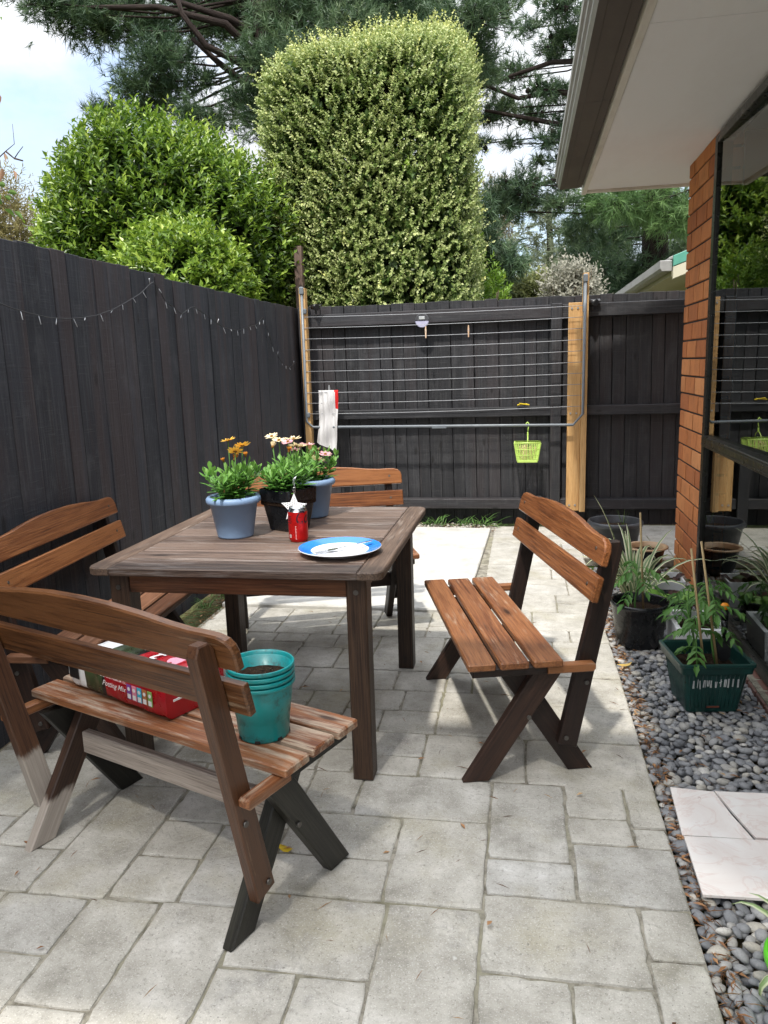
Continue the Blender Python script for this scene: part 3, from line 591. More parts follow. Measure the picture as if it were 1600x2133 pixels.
b = MB(); b.add([(WX + .036, 2.96, .84), (WX - .008, Y0 - .05, .84), (WX - .008, Y0 - .05, SZ - .06), (WX + .036, 2.96, SZ - .06)], [[3, 2, 1, 0]]); b.add([(WX + .0, WY0, .84), (WX + .0, 2.92, .84), (WX + .0, 2.92, SZ - .06), (WX + .0, WY0, SZ - .06)], [[3, 2, 1, 0]]); inv(b.build('upper_pane', MT['glass'], fr), HP)
b = MB(); b.box((WX - .001, WY0 - .05, SZ - .0275), (WX + .06, Y0, SZ - .002), 0.001); inv(b.build('head_board', MT['gutter'], fr), HP)
b = MB(); yy = Y0 - .01
while yy > WY0:
    b.prism([(0, 0), (.11, 0), (.11, .06), (0, .035)], (WX - .065, yy, -.03), (1, 0, 0), (0, 0, 1), (0, -1, 0), .098, .003); yy -= .107
H(b, 'sill_bricks', MT['sill'])
b = MB(); b.box((WX - .055, WY0, -.06), (WX + .05, Y0 - .012, -.0315), .001); b.box((WX - .057, WY0, -.0312), (WX + .04, Y0 - .012, .012), .001); H(b, 'sill_mortar', MT['grout'])
# the room behind the glass
b = MB(); b.box((WX + 2.2, WY0 - .3, -.05), (WX + 2.25, 4.75, SZ), .001); b.box((WX + .06, WY0 - .3, -.055), (WX + 2.2, 4.75, -.01), .001); b.box((WX + .12, Y0 + .01, 0), (WX + 2.19, Y0 + .05, SZ - .01), .001)
b.box((WX + .06, WY0 - .3, SZ + .002), (WX + 2.2, 4.75, SZ + .03), .001); b.box((WX + .06, WY0 - .35, -.05), (WX + 2.2, WY0 - .301, SZ), .001); H(b, 'room', MT['room'])
# soffit, fascia, gutter, roof
sx = 0.388
b = MB()
for ya, yb in ((0.40, 2.846), (2.851, 5.36)): b.box((sx + .001, ya, SZ), (3.3, yb, SZ + .008), 0.001)
sf = H(b, 'soffit', MT['soffit'])
b = MB(); b.box((sx - .03, 0.40, SZ - .022), (sx - .001, 5.395, SZ + .15), .003, along=1); H(b, 'fascia', MT['fascia'])
b = MB(); b.box((sx, 5.362, SZ - .016), (3.3, 5.39, SZ + .12), .002); H(b, 'barge_board', MT['fascia'])
g0, g1 = 0.205, sx - .036; b = MB()
prof = [(g1, SZ + .10), (g1, SZ + .004), (g0 + .012, SZ - .001), (g0, SZ + .012), (g0, SZ + .034), (g0 - .010, SZ + .038), (g0 - .010, SZ + .066), (g0 - .020, SZ + .070), (g0 - .020, SZ + .102), (g0 - .004, SZ + .104), (g0 - .004, SZ + .09)]
def gutter_bits():
    front = MB(); under = MB(); ya, yb = 0.55, 5.285
    for i in range(len(prof) - 1):
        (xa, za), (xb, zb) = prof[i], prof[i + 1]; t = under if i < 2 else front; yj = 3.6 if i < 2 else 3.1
        for q0, q1 in ((ya, yj + .012), (yj, yb)):
            dz = 0.0015 if q0 > ya else 0
            t.add([(xa, q0, za - dz), (xb, q0, zb - dz), (xb, q1, zb - dz), (xa, q1, za - dz)], [[0, 1, 2, 3]])
    front.add([(p[0], yb, p[1]) for p in prof[:9]], [list(range(9))])
    under.box((g0 + .04, ya, SZ - .0035), (g0 + .043, yb, SZ + .0005), .0004); under.box((g1 - .035, ya, SZ - .0025), (g1 - .033, yb, SZ + .002), .0004)
    return front, under
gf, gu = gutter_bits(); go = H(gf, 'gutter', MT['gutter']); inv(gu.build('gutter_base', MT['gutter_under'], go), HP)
b = MB(); b.prism([(0, 0), (3.2, 1.3), (3.2, 1.36), (-.06, .05)], (sx - .06, 0.4, SZ + .11), (1, 0, 0), (0, 0, 1), (0, 1, 0), 5.0, .004); H(b, 'roof', MT['roof'])
# unseen translucent sheet and beam, added to shade the foreground yet pass soft light
b = MB(); n_ = 56
V = [(-2.6 + (sx - .06 + 2.6) * i / n_, y, SZ + .12 + .008 * math.sin(i * math.pi / 2) - (.05 * (y < 1)) * 0) for y in (-.15, 1.19) for i in range(n_ + 1)]
b.add(V, [[i, i + 1, n_ + 2 + i, n_ + 1 + i] for i in range(n_)], None, None, True); ps = H(b, 'added_shade_sheet', MT['shade_film'])
b = MB(); b.box((-2.6, 1.16, SZ + .02), (sx - .06, 1.20, SZ + .105), .003); inv(b.build('shade_sheet_beam', MT['soffit'], ps), HP)


# neighbour's house beyond the fence
nh = thing('neighbour_house', "neighbour's low cream house beyond the fence with green roof edge and mossy gutter", 'house', (3.5, 10, 0)); NP = (3.5, 10, 0)
q = ony(1388, 541, 8.6); ex, ez = q[0], q[2]
b = MB(); b.box((ex + .45, 8.75, 0), (ex + 5, 16, ez - .12), .004); inv(b.build('wall', MT['cream'], nh), NP)
b = MB(); b.box((ex + .06, 8.66, ez - .16), (ex + .46, 16, ez - .11), .002); inv(b.build('soffit', MT['cream'], nh), NP)
b = MB(); b.prism([(0, 0), (.10, 0), (.10, .11), (-.02, .11), (-.02, .03)], (ex - .04, 8.6, ez - .115), (1, 0, 0), (0, 0, 1), (0, 1, 0), 7.4, .006); inv(b.build('gutter', MT['gutter'], nh), NP)
b = MB(); b.prism([(0, 0), (3, 1.1), (3, 1.16), (0, .03)], (ex + .03, 8.62, ez - .005), (1, 0, 0), (0, 0, 1), (0, 1, 0), 7.4, .004); inv(b.build('roof', MT['gutter'], nh), NP)
b = MB(); b.prism([(0, -.03), (3, 1.03), (3, 1.17), (0, .075)], (ex + .065, 8.56, ez - .04), (1, 0, 0), (0, 0, 1), (0, 1, 0), .05, .004); inv(b.build('green_barge', MT['greenroof'], nh), NP)
b = MB(); b.prism([(0, -.15), (3, .92), (3, 1.03), (0, -.03)], (ex + .065, 8.565, ez - .045), (1, 0, 0), (0, 0, 1), (0, 1, 0), .04, .004); inv(b.build('barge_board', MT['cream'], nh), NP)

# ================================================================== TABLE AND BENCHES
tx0, tx1, ty0, ty1, tz = -1.318, -0.395, 2.075, 3.105, 0.67
tb = thing('patio_table', 'weathered hardwood outdoor table with slatted top and square dark legs', 'table', ((tx0 + tx1) / 2, (ty0 + ty1) / 2, 0)); TP = ((tx0 + tx1) / 2, (ty0 + ty1) / 2, 0)
ew = 0.074
def rounded(x0, x1, y0, y1, rs):  # corner radii BL, BR, TR, TL
    P = []
    for (cx, cy, a0, r) in ((x0, y0, 180, rs[0]), (x1, y0, 270, rs[1]), (x1, y1, 0, rs[2]), (x0, y1, 90, rs[3])):
        if r == 0: P.append((cx, cy)); continue
        ox = cx + (r if cx == x0 else -r); oy = cy + (r if cy == y0 else -r)
        for i in range(6): t = RAD(a0 + 18 * i); P.append((ox + r * math.cos(t), oy + r * math.sin(t)))
    return P
for x0, x1, rs in ((tx0, tx0 + ew, (.035, 0, 0, .035)), (tx1 - ew, tx1, (0, .035, .035, 0))):
    b = MB(); b.prism(rounded(x0, x1, ty0, ty1, rs), (0, 0, tz - .026), (1, 0, 0), (0, 1, 0), (0, 0, 1), .026, .004, along=1); inv(b.build('end_board', MT['top_end'], tb), TP)
ns = 9; sw = (ty1 - ty0) / ns
for i in range(ns):
    b = MB(); gp = .0030 if i not in (5,) else .005
    b.box((tx0 + ew + .0015, ty0 + i * sw + gp, tz - .026 - .001 * (i % 2)), (tx1 - ew - .0015, ty0 + (i + 1) * sw - gp, tz - .0012 * random.random()), .0028, r=random.random()); inv(b.build('top_slat', MT['top'], tb), TP)
lx = (tx0 + .055, tx1 - .055 - .062); ly = (ty0 + .035, ty1 - .035 - .075)
for x in lx:
    for yv in ly:
        b = MB(); b.box((x, yv, 0), (x + .062, yv + .075, tz - .027), .005, along=2); lg = inv(b.build('leg', MT['tleg'], tb), TP)
        b = MB(); b.tube([(x + .031, yv + .002, tz - .07), (x + .031, yv - .004, tz - .07)], .008, 10); inv(b.build('bolt', MT['bolt'], lg), TP)
for yv in (ly[0] + .012, ly[1] + .04): b = MB(); b.box((lx[0] + .063, yv, tz - .09), (lx[1] - .001, yv + .024, tz - .0275), .003); inv(b.build('apron', MT['apron'], tb), TP)
for xv in (lx[0] + .02, lx[1] + .02): b = MB(); b.box((xv, ly[0] + .076, tz - .09), (xv + .024, ly[1] - .001, tz - .0275), .003, along=1); inv(b.build('apron', MT['apron'], tb), TP)

def bench(label, x, y, deg, ms):
    t = thing('garden_bench', label, 'bench', (x, y, 0), RAD(deg), 'slatted hardwood benches around the table')
    E3 = np.eye(3)
    def seg(poly, L0, L1, name, mat, along=0, ch=.003):          # outline in (D, z), thickness along L
        b = MB(); P = np.array(poly); i = int(np.argmax([np.linalg.norm(P[j] - P[(j + 1) % len(P)]) for j in range(len(P))])); d = P[(i + 1) % len(P)] - P[i]
        b.prism(poly, (L0, 0, 0), (0, 1, 0), (0, 0, 1), (1, 0, 0), L1 - L0, ch, float(math.atan2(d[1], d[0]))); return b.build(name, mat, t)
    for (d0, d1) in ((-.142, -.060), (-.047, .038), (.052, .139)):
        b = MB(); b.prism(rounded(-.452 + random.uniform(-.004, .004), .452, d0, d1, (.006,) * 4), (0, 0, .372), (1, 0, 0), (0, 1, 0), (0, 0, 1), .023, .004); b.build('seat_slat', ms['seat'], t)
    tv = np.array((0, .243, .970)); nv = np.array((0, -.970, .243))
    hp = [(0, .102), (.1, .100), (.2, .092), (.28, .082), (.34, .0775), (.38, .078), (.415, .077), (.437, .070), (.449, .057), (.4535, .042)]
    out = [(-.4535, 0.004), (-.449, 0), (.449, 0), (.4535, .004)] + [(l, h) for l, h in hp[::-1]] + [(-l, h) for l, h in hp[1:]]
    for base, poly in (((0, .242, .668), out), ((0, .2165, .563), rounded(-.4535, .4535, 0, .076, (.004,) * 4))):
        b = MB(); b.prism(poly, np.array(base) - nv * 0.022, (1, 0, 0), tv, nv, .022, .004); s_ = b.build('back_slat', ms['back'], t)
        for l in (-.39, .39):
            b = MB(); c = np.array(base) + tv * .04 + np.array((l, 0, 0)); b.tube([c, c + nv * .0015], .0055, 8); b.build('screw', MT['bolt'], s_)
    for sg, key in ((-1, 'R'), (1, 'L')):
        a, c = sorted((sg * .375, sg * .405))
        seg([(.121 + .02, .106), (.179 + .02, .089), (.327, .705), (.318, .727), (.290, .727), (.276, .712)], a, c, 'back_post', ms.get('post' + key, ms['post']))
        seg([(-.152, 0), (-.072, 0), (.155, .344), (.066, .344)], a, c, 'leg', ms.get('front' + key, ms['leg']))
        a2, c2 = sorted((sg * .344, sg * .374))
        seg([(.262, 0), (.184, 0), (-.042, .344), (.045, .344)], a2, c2, 'leg', ms.get('rear' + key, ms['leg']))
        a3, c3 = sorted((sg * .4055, sg * .4355))
        seg([(-.125, .345), (.098, .345), (.098, .371), (-.125, .371)], *sorted((sg * .385, sg * .432)), 'shaded_seat_bearer', ms['leg'])  # under-seat stretch of the arm; dark leg wood stands in for shade and dirt
        seg([(.099, .345), (.236, .345), (.243, .352), (.243, .366), (.236, .371), (.099, .371)], a3, c3, 'arm_support', ms.get('arm', ms['seat']))
        for (dd, zz, lo) in ((.05, .2, .405), (.165, .125, .405), (.225, .30, .405)):
            b = MB(); b.tube([(sg * (lo - .001), dd, zz), (sg * (lo + .005), dd, zz)], .007, 10); b.build('bolt', MT['bolt'], t)
    b = MB(); b.box((-.343, .045, .20), (.343, .069, .265), .003); b.build('stretcher', ms.get('stretch', ms['leg']), t)
    return t
std = dict(seat=MT['seat'], back=MT['back'], post=MT['legs'], leg=MT['legs'])
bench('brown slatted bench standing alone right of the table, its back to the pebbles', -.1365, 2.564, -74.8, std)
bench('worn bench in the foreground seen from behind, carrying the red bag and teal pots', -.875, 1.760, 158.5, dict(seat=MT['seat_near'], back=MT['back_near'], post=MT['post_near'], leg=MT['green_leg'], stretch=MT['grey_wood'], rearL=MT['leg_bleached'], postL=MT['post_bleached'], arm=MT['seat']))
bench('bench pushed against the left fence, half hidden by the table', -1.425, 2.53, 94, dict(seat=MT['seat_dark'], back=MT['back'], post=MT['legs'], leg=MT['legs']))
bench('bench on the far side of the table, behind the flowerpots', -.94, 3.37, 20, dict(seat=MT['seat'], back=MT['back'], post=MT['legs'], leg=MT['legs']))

# ================================================================== CLOTHESLINE AND WHAT HANGS ON IT
CY_ = 5.93
ph_ = thing('clothesline_post', 'yellow pine post at the fence corner holding the left arm of the clothesline', 'post', (-1.68, 5.93, 0))
b = MB(); p_ = ony(640, 600, 5.90); b.box((-1.70, 5.885, 0), (-1.652, 5.953, p_[2]), .003, along=2); inv(b.build('post', MT['pine'], ph_), (-1.68, 5.93, 0))
pr = thing('clothesline_post', 'pair of yellow pine boards bolted to the fence, holding the right arm of the clothesline', 'post', (.37, 5.95, 0)); PR = (.37, 5.95, 0)
zt1, zt2, zb_ = ony(1200, 630, 5.94)[2], ony(1222, 568, 5.92)[2], ony(1200, 1064, 5.94)[2]; xr = ony(1213, 640, 5.94)[0]
b = MB(); b.box((xr - .096, 5.94, zb_), (xr, 5.9815, zt1), .003, along=2); inv(b.build('wide_board', MT['pine'], pr), PR)
b = MB(); b.box((xr + .001, 5.915, zb_ - .004), (xr + .044, 5.9815, zt2), .003, along=2); inv(b.build('narrow_board', MT['pine'], pr), PR)
for z in (zt1 - .04, zb_ + .045, (zt1 + zb_) / 2 - .03):
    for dx in (-.073, -.03):
        b = MB(); b.tube([(xr + dx, 5.9405, z), (xr + dx, 5.934, z)], .0075, 10); inv(b.build('bolt', MT['zinc'], pr), PR)
cl = thing('folding_clothesline', 'grey folding clothesline hanging flat in front of the back fence with ten wires', 'clothesline', (-.63, CY_, .8)); CP = (-.63, CY_, .8)
LTp, LBp, RTp, RBp = ony(628, 604, CY_ - .05), ony(639, 878, CY_ - .05), ony(1220, 577, CY_ - .05), ony(1214, 862, CY_ - .05)
lb2, rb2 = ony(653, 890, CY_ - .05), ony(1194, 885, CY_ - .05)
b = MB(); b.tube([LTp, LBp, lb2, rb2, RBp, RTp], .0105, 10); fm = inv(b.build('frame', MT['tubegrey'], cl), CP)
b = MB(); c_ = ony(915, 889, CY_ - .05); b.box(c_ + (-.055, -.013, -.013), c_ + (.055, .013, .013), .004); b.build('joiner', MT['tubegrey'], fm)
for i in range(10):
    t = (i + 1.0) / 10.6; a = LTp + (LBp - LTp) * (0.12 + t * 0.87); c_ = RTp + (RBp - RTp) * (0.12 + t * 0.87)
    pts = [a + (c_ - a) * q + np.array((0, 0, -.010 * 4 * q * (1 - q))) for q in np.linspace(0, 1, 9)]
    b = MB(); b.tube(pts, .0021, 5); inv(b.build('wire', MT['wire'], cl), CP)
for T_, sx_ in ((LTp, 1), (RTp, -1)):
    b = MB(); b.box(T_ + (-.016, -.016, -.035), T_ + (.016, .02, .022), .006); b.box(T_ + (-.012 if sx_ > 0 else -.014, .0205, -.24), T_ + (.014 if sx_ > 0 else .012, .038, .01), .004); inv(b.build('pivot_bracket', MT['tubegrey'], cl), CP)
b = MB(); b.box(LBp + (.005, -.012, .03), LBp + (.03, .012, .07), .006); inv(b.build('wire_clip', MT['tubegrey'], cl), CP); b = MB(); b.box(LTp + (.008, -.012, -.18), LTp + (.03, .012, -.14), .006); inv(b.build('wire_clip', MT['tubegrey'], cl), CP)

def peg(px, py, label, mat, hang=.085, tilt=0.0, y=CY_ - .05, group=None):
    c = ony(px, py, y); t = thing('clothes_peg', label, 'clothes peg', c, 0, group); t.rotation_euler = (0, tilt, 0)
    for s in (-1, 1):
        b = MB(); b.prism([(-.004, -.05), (.004, -.05), (.006, .01), (.003, .036), (-.003, .036), (-.006, .01)], (0, s * .0045 - .003, 0), (1, 0, 0), (0, 0, 1), (0, 1, 0), .006, .001); b.build('peg_half', mat, t)
    b = MB(); b.tube([(0, -.008, .0), (0, .009, .0)], .0035, 8); b.build('spring', MT['zinc'], t)
PEGM = wood('peg_wood', (.5, .32, .2), (.66, .46, .31), (.75, .58, .42), .7, 0)
peg(887, 690, 'wooden peg on the wire just below the round solar light', PEGM, group='wooden clothes pegs on the line')
peg(976, 688, 'wooden peg alone on the wire, right of the round solar light', PEGM, group='wooden clothes pegs on the line')
peg(686, 812, 'grey peg pinning the white cloth to the wire', plastic('peg_grey', (.32, .33, .34)))
yp = thing('clothes_peg', 'yellow plastic peg lying on the middle rail of the back fence', 'clothes peg', ony(1090, 845, 5.97)); YM = plastic('peg_yellow', (.75, .55, .01))
b = MB(); b.board((-.045, 0, .006), (.03, .004, .012), (0, 1, 0), .012, .008, .002); b.build('peg_half', YM, yp); b = MB(); b.board((-.03, -.012, .018), (.045, -.004, .006), (0, 1, 0), .012, .008, .002); b.build('peg_half', YM, yp)
# cloth
c0 = ony(684, 814, CY_ - .05); n_, k_ = 22, 34; V = []; F = []; MI = []
wd, hg = .155, .415
for side in (0, 1):
    for j in range(k_):
        for i in range(n_):
            u, v = i / (n_ - 1), j / (k_ - 1); z = -v * hg * (1.0 if side == 0 else .86)
            x = (u - .5) * wd * (1 - .10 * math.sin(v * 2.6)) - .028 * v * v + .018 * (u - .5) * v; z += -.045 * v * (u - .3) if side == 0 else .03 * v * u
            if side == 0: z -= .03 * v * u
            fold = .012 * math.sin(u * 9 + v * 2.2) * (0.35 + v) + .006 * math.sin(u * 21 - v * 5) + .006 * math.sin(v * 13 + u * 4)
            y = fold + (-.006 - .012 * v if side == 0 else .006 + .012 * v)
            V.append((x, y, z + .004 * (1 - v)))
    o_ = side * n_ * k_
    for j in range(k_ - 1):
        for i in range(n_ - 1):
            a = o_ + j * n_ + i; F.append((a, a + 1, a + n_ + 1, a + n_)); u, v = i / n_, j / k_; MI.append(1 if (u > .73 and v < .27 - .25 * (u < .8)) else 0)
for i in range(n_ - 1): F.append((i + 1, i, n_ * k_ + i, n_ * k_ + i + 1)); MI.append(1 if i / n_ > .73 else 0)
WC = leafmat('white_cloth', [(.80, .79, .79), (.80, .79, .79)], .25, .8, .2); RC = leafmat('red_cloth', [(.75, .03, .03), (.75, .03, .03)], .25, .7, .2)
ct = np_mesh('white_cloth', np.array(V), np.array(F), [WC, RC], None, np.zeros(len(V)), None, True, mi=MI, label='crumpled white cloth bag with a red corner pegged on the clothesline', cat='cloth bag'); ct.location = c0
# peg basket
bc = ony(1099, 886, CY_ - .05); bk = thing('peg_basket', 'lime green plastic peg basket hanging from the bottom bar of the clothesline', 'basket', bc); zt_ = ony(1099, 921, CY_ - .05)[2] - bc[2]; zb2 = ony(1099, 962, CY_ - .05)[2] - bc[2]
b = MB()
b.tube([(-.012, 0, -.01), (-.010, 0, .015), (.0, 0, .024), (.010, 0, .012), (.006, 0, -.02), (.002, 0, -.05)], .0045, 7); b.board((.002, 0, -.05), (.002, 0, zt_ + .05), (1, 0, 0), .011, .007, .002)
b.tube([(.002, 0, zt_ + .055), (.002, -.05, zt_ + .03), (.002, -.066, zt_)], .004, 6); b.tube([(.002, 0, zt_ + .055), (.002, .05, zt_ + .03), (.002, .066, zt_)], .004, 6); b.build('handle', MT['lime'], bk)
b = MB(); hw0, hw1, hd0, hd1 = .095, .073, .066, .050
b.tube([(-hw0, -hd0, zt_), (hw0, -hd0, zt_), (hw0, hd0, zt_), (-hw0, hd0, zt_), (-hw0, -hd0, zt_)], .0055, 6)
for q in np.linspace(-1, 1, 15):
    for s in (-1, 1): b.board((hw0 * q, s * hd0, zt_ - .002), (hw1 * q, s * hd1, zb2 + .012), (1, 0, 0), .0062 if abs(q) < .98 else .012, .003, .0008)
for q in np.linspace(-1, 1, 9):
    for s in (-1, 1): b.board((s * hw0, hd0 * q, zt_ - .002), (s * hw1, hd1 * q, zb2 + .012), (0, 1, 0), .0065 if abs(q) < .98 else .012, .003, .0008)
for t in (.33, .62):
    z = zt_ + (zb2 - zt_) * t; w_, d_ = hw0 + (hw1 - hw0) * t, hd0 + (hd1 - hd0) * t; b.tube([(-w_, -d_, z), (w_, -d_, z), (w_, d_, z), (-w_, d_, z), (-w_, -d_, z)], .003, 5)
b.box((-hw1 - .002, -hd1 - .002, zb2), (hw1 + .002, hd1 + .002, zb2 + .018), .003); b.build('basket', MT['lime'], bk)
b = MB()
for i in range(16): x = random.uniform(-.05, .05); b.board((x, random.uniform(-.03, .03), zb2 + .02), (x + random.uniform(-.02, .02), random.uniform(-.03, .03), zt_ - random.uniform(.01, .05)), (1, 0, 0), .009, .008, .001)
b.build('pegs', PEGM, bk)
# round solar light on the top rail, two black spotlights
sl = ony(880, 668, 5.975); so_ = thing('solar_light', 'round solar fence light, dark top half and frosted lower half, on the top rail', 'solar light', sl)
def half_disc(a0, a1, rad, y0, y1): 
    b = MB(); P = [(rad * math.cos(t), rad * math.sin(t)) for t in np.linspace(a0, a1, 22)]; b.prism(P, (0, y1, 0), (1, 0, 0), (0, 0, 1), (0, -1, 0), y1 - y0, .004); return b
half_disc(0, math.pi, .054, -.03, 0).build('cap', plastic('dark_grey', (.06, .06, .065)), so_); LV = Mat('frosted_lens', .25, .5, (.45, .45, .60)); half_disc(math.pi, 2 * math.pi, .052, -.026, 0).build('lens', LV, so_)
b = MB(); b.box((-.022, -.034, .008), (.022, -.0305, .03), .001); b.build('solar_cell', MT['steel'], so_)
for (px, py, lab) in ((1236, 630, 'small black solar spotlight fixed to the fence beside the right pine post'), (657, 640, 'small black solar spotlight behind the left arm of the clothesline')):
    c = ony(px, py, 5.955); t = thing('solar_spotlight', lab, 'spotlight', c, 0, 'black solar spotlights on the back fence')
    b = MB(); b.tube([(-.03, 0, .004), (-.01, -.005, .002), (.02, -.03, -.004)], [.018, .02, .026], 14); b.build('lamp_head', MT['black'], t); b = MB(); b.board((-.05, .01, .012), (.05, .01, .018), (0, 1, .3), .05, .006, .002); b.board((0, .015, -.05), (0, .015, .01), (1, 0, 0), .014, .01, .002); b.build('solar_panel', MT['black'], t)

# string lights along the left fence
sp = [(-40, 618), (0, 632), (25, 642), (60, 652), (100, 661), (135, 664), (170, 662), (200, 657), (235, 645), (262, 630), (292, 612), (312, 592), (320, 587), (330, 600), (345, 628), (362, 640), (378, 655), (398, 640), (404, 639), (420, 650), (440, 664), (465, 682), (495, 688), (520, 680), (535, 676), (547, 661), (556, 682), (568, 722), (588, 757), (603, 765), (622, 752)]
st = thing('string_lights', 'black wire string of small white fairy lights draped along the left fence', 'string lights', (FX, 3.5, 1.5)); SP = (FX, 3.5, 1.5)
W3 = [onx(px, py, FX + .022) for px, py in sp]; dense = []
for a, c in zip(W3[:-1], W3[1:]): dense += [a + (c - a) * t for t in np.linspace(0, 1, 5)[:-1]]
b = MB(); b.tube(dense, .0020, 5); inv(b.build('cable', MT['black'], st), SP)
BW = plastic('clear_bulb', (.5, .52, .54), .2); acc = 0
for a, c in zip(dense[:-1], dense[1:]):
    acc += np.linalg.norm(c - a)
    if acc > .085:
        acc = 0; b = MB(); d = np.array((random.uniform(.0, .01), random.uniform(-.025, .025), random.uniform(-.045, -.015) if random.random() < .85 else .03)); b.tube([c, c + d * .4, c + d * .8], [.0010, .0015, .0019], 6); inv(b.build('bulb', BW, st), SP)

# ================================================================== THINGS ON THE TABLE
def pot_profile(r0, r1, h, rim, lip, wall=.004):
    return [(r0 * .9, 0), (r0, 0.002), (r0 + .001, .006), (r1 - .0, h - rim), (r1 + lip * .7, h - rim), (r1 + lip, h - rim * .75), (r1 + lip, h - rim * .3), (r1 + lip * .5, h), (r1 - wall * .3, h), (r1 - wall, h - .006), (r0 + (r1 - r0) * .7 - wall, h * .7)]
def soil_disc(rad, z, mat=None):
    b = MB(); V = [(0, 0, z + .006)]; n = 28
    for k in (.4, .75, 1.0):
        for j in range(n): a = 2 * math.pi * j / n; V.append((rad * k * math.cos(a), rad * k * math.sin(a), z + random.uniform(-.004, .005)))
    F = [[0, 1 + j, 1 + (j + 1) % n] for j in range(n)] + [[1 + k * n + j, 1 + (k + 1) * n + j, 1 + (k + 1) * n + (j + 1) % n, 1 + k * n + (j + 1) % n] for k in range(2) for j in range(n)]
    b.add(V, F, None, None, True); return b
DAISY = leafmat('daisy_leaves', [(.045, .13, .02), (.075, .21, .035), (.13, .30, .05), (.20, .38, .08)], .3, .42, .4)
def daisy_plant(t, base, spread, height, flowers, parent_loc=None, nst=26):
    S = Strips(); stems = MB()
    for i in range(nst):
        a = random.uniform(0, 6.28); rr = spread * math.sqrt(random.random()); x, y = rr * math.cos(a), rr * math.sin(a); h = height * random.uniform(.55, 1.0) * (1 - .35 * (rr / spread) ** 2)
        p0 = np.array(base) + (x * .35, y * .35, -.005); p1 = np.array(base) + (x * 1.05, y * 1.05, h); stems.tube([p0, (p0 + p1) / 2 + (0, 0, .01), p1], .0022, 5)
        for j in range(random.randint(11, 15)):
            q = .18 + .82 * (j / 14) ** .8; q = min(q, 1); c = p0 + (p1 - p0) * q; az = j * 2.4 + i; el = RAD(15 + 60 * q ** 2 + random.uniform(-12, 12)); L = random.uniform(.042, .066) * (.75 + .4 * (1 - q))
            d = np.array((math.cos(az) * math.cos(el), math.sin(az) * math.cos(el), math.sin(el))); side = np.array((-math.sin(az), math.cos(az), 0))
            pts = [c + d * L * k + np.array((0, 0, -.012 * k * k * L / .05)) for k in (0, .25, .5, .75, 1)]; w = random.uniform(.012, .018)
            S.add(pts, [.003, w * .55, w, w * .85, .002], side, .22, min(1, .25 + .5 * q * q + random.uniform(0, .3)))
    S.build('foliage', DAISY, t); stems.build('stems', DAISY_STEM, t)
    for (fx, fy, fz, rad, mat, tilt, closed) in flowers:
        b = MB(); p = np.array(base) + (fx, fy, fz); q0 = np.array(base) + (fx * .55, fy * .55, height * .35); b.tube([q0, (q0 + p) / 2 + (fx * .1, fy * .1, .005), p], .0017, 5); b.build('flower_stem', DAISY_STEM, t)
        Sx = Strips(); n = 17; R = Matrix.Rotation(tilt, 3, 'X') @ Matrix.Rotation(random.uniform(-.25, .25), 3, 'Y')
        for k in range(n):
            az = 2 * math.pi * k / n + random.uniform(-.06, .06); up = math.tan(RAD(62 if closed else random.uniform(6, 20)))
            d = Vector((math.cos(az), math.sin(az), up)).normalized(); dd = np.array(R @ d); sd_ = np.array(R @ Vector((-math.sin(az), math.cos(az), 0))); L = rad * random.uniform(.9, 1.05)
            Sx.add([p + dd * L * s for s in (.1, .4, .75, 1)], [rad * .12, rad * .24, rad * .28, rad * .10], sd_, .12)
        fl = Sx.build('flower', mat, t); bb = MB(); bb.lathe([(.0001, -.003), (rad * .22, -.001), (rad * .24, .003), (rad * .15, .007), (.0001, .008)], 14, p, True); bb.build('flower_centre', CENTRE, fl)
DAISY_STEM = Mat('daisy_stem', .6, .3, (.10, .22, .05)); CENTRE = Mat('flower_centre', .8, .2, (.20, .10, .02))
YEL = leafmat('yellow_petals', [(.80, .36, .02), (.85, .50, .06)], .3, .6, .2, (.85, .55, .12)); ORG = leafmat('orange_petals', [(.52, .20, .03), (.68, .30, .05)], .3, .6, .2)
CRM = leafmat('cream_petals', [(.86, .66, .38), (.88, .78, .55)], .3, .6, .2); PNK = leafmat('pink_petals', [(.72, .26, .36), (.78, .42, .46)], .3, .6, .2, (.85, .55, .55))
def flower_list(c0, lst, base):
    out = []
    for (px, py, dy, rad, mat, tilt, cl_) in lst: p = ony(px, py, c0[1] + dy); out.append((p[0] - c0[0], dy, p[2] - c0[2] - base, rad, mat, tilt, cl_))
    return out
cA = onz(478, 1083, .75); cA = (-1.005, 2.53, tz)
hA = ony(478, 1032, cA[1])[2] - tz
def blue_pot(loc, h, label, fl, sp_, ht, seed, grp='pale blue plastic flowerpots on the table'):
    random.seed(seed); t = thing('flowerpot', label, 'potted flowers', loc, 0, grp); b = MB(); b.capb = False; b.lathe(pot_profile(.062, .083, h, .024, .0125), 56); b.build('pot', MT['potblue'], t)
    soil_disc(.078, h - .022).build('soil', MT['soil'], t); daisy_plant(t, (0, 0, h - .02), sp_, ht, flower_list(loc, fl, h - .02)); return t
blue_pot(cA, hA, 'pale blue pot of yellow and orange daisies, leftmost on the table', [(475, 918, .0, .027, YEL, .1, 0), (505, 929, -.02, .030, YEL, -.3, 0), (490, 941, -.05, .028, YEL, -.6, 0), (489, 958, -.04, .020, ORG, .0, 1), (512, 951, .03, .018, ORG, .3, 1), (466, 962, .05, .016, ORG, .3, 1)], .105, .15, 3)
cC = (-.825, 2.90, tz); hC = ony(650, 996, cC[1])[2] - tz
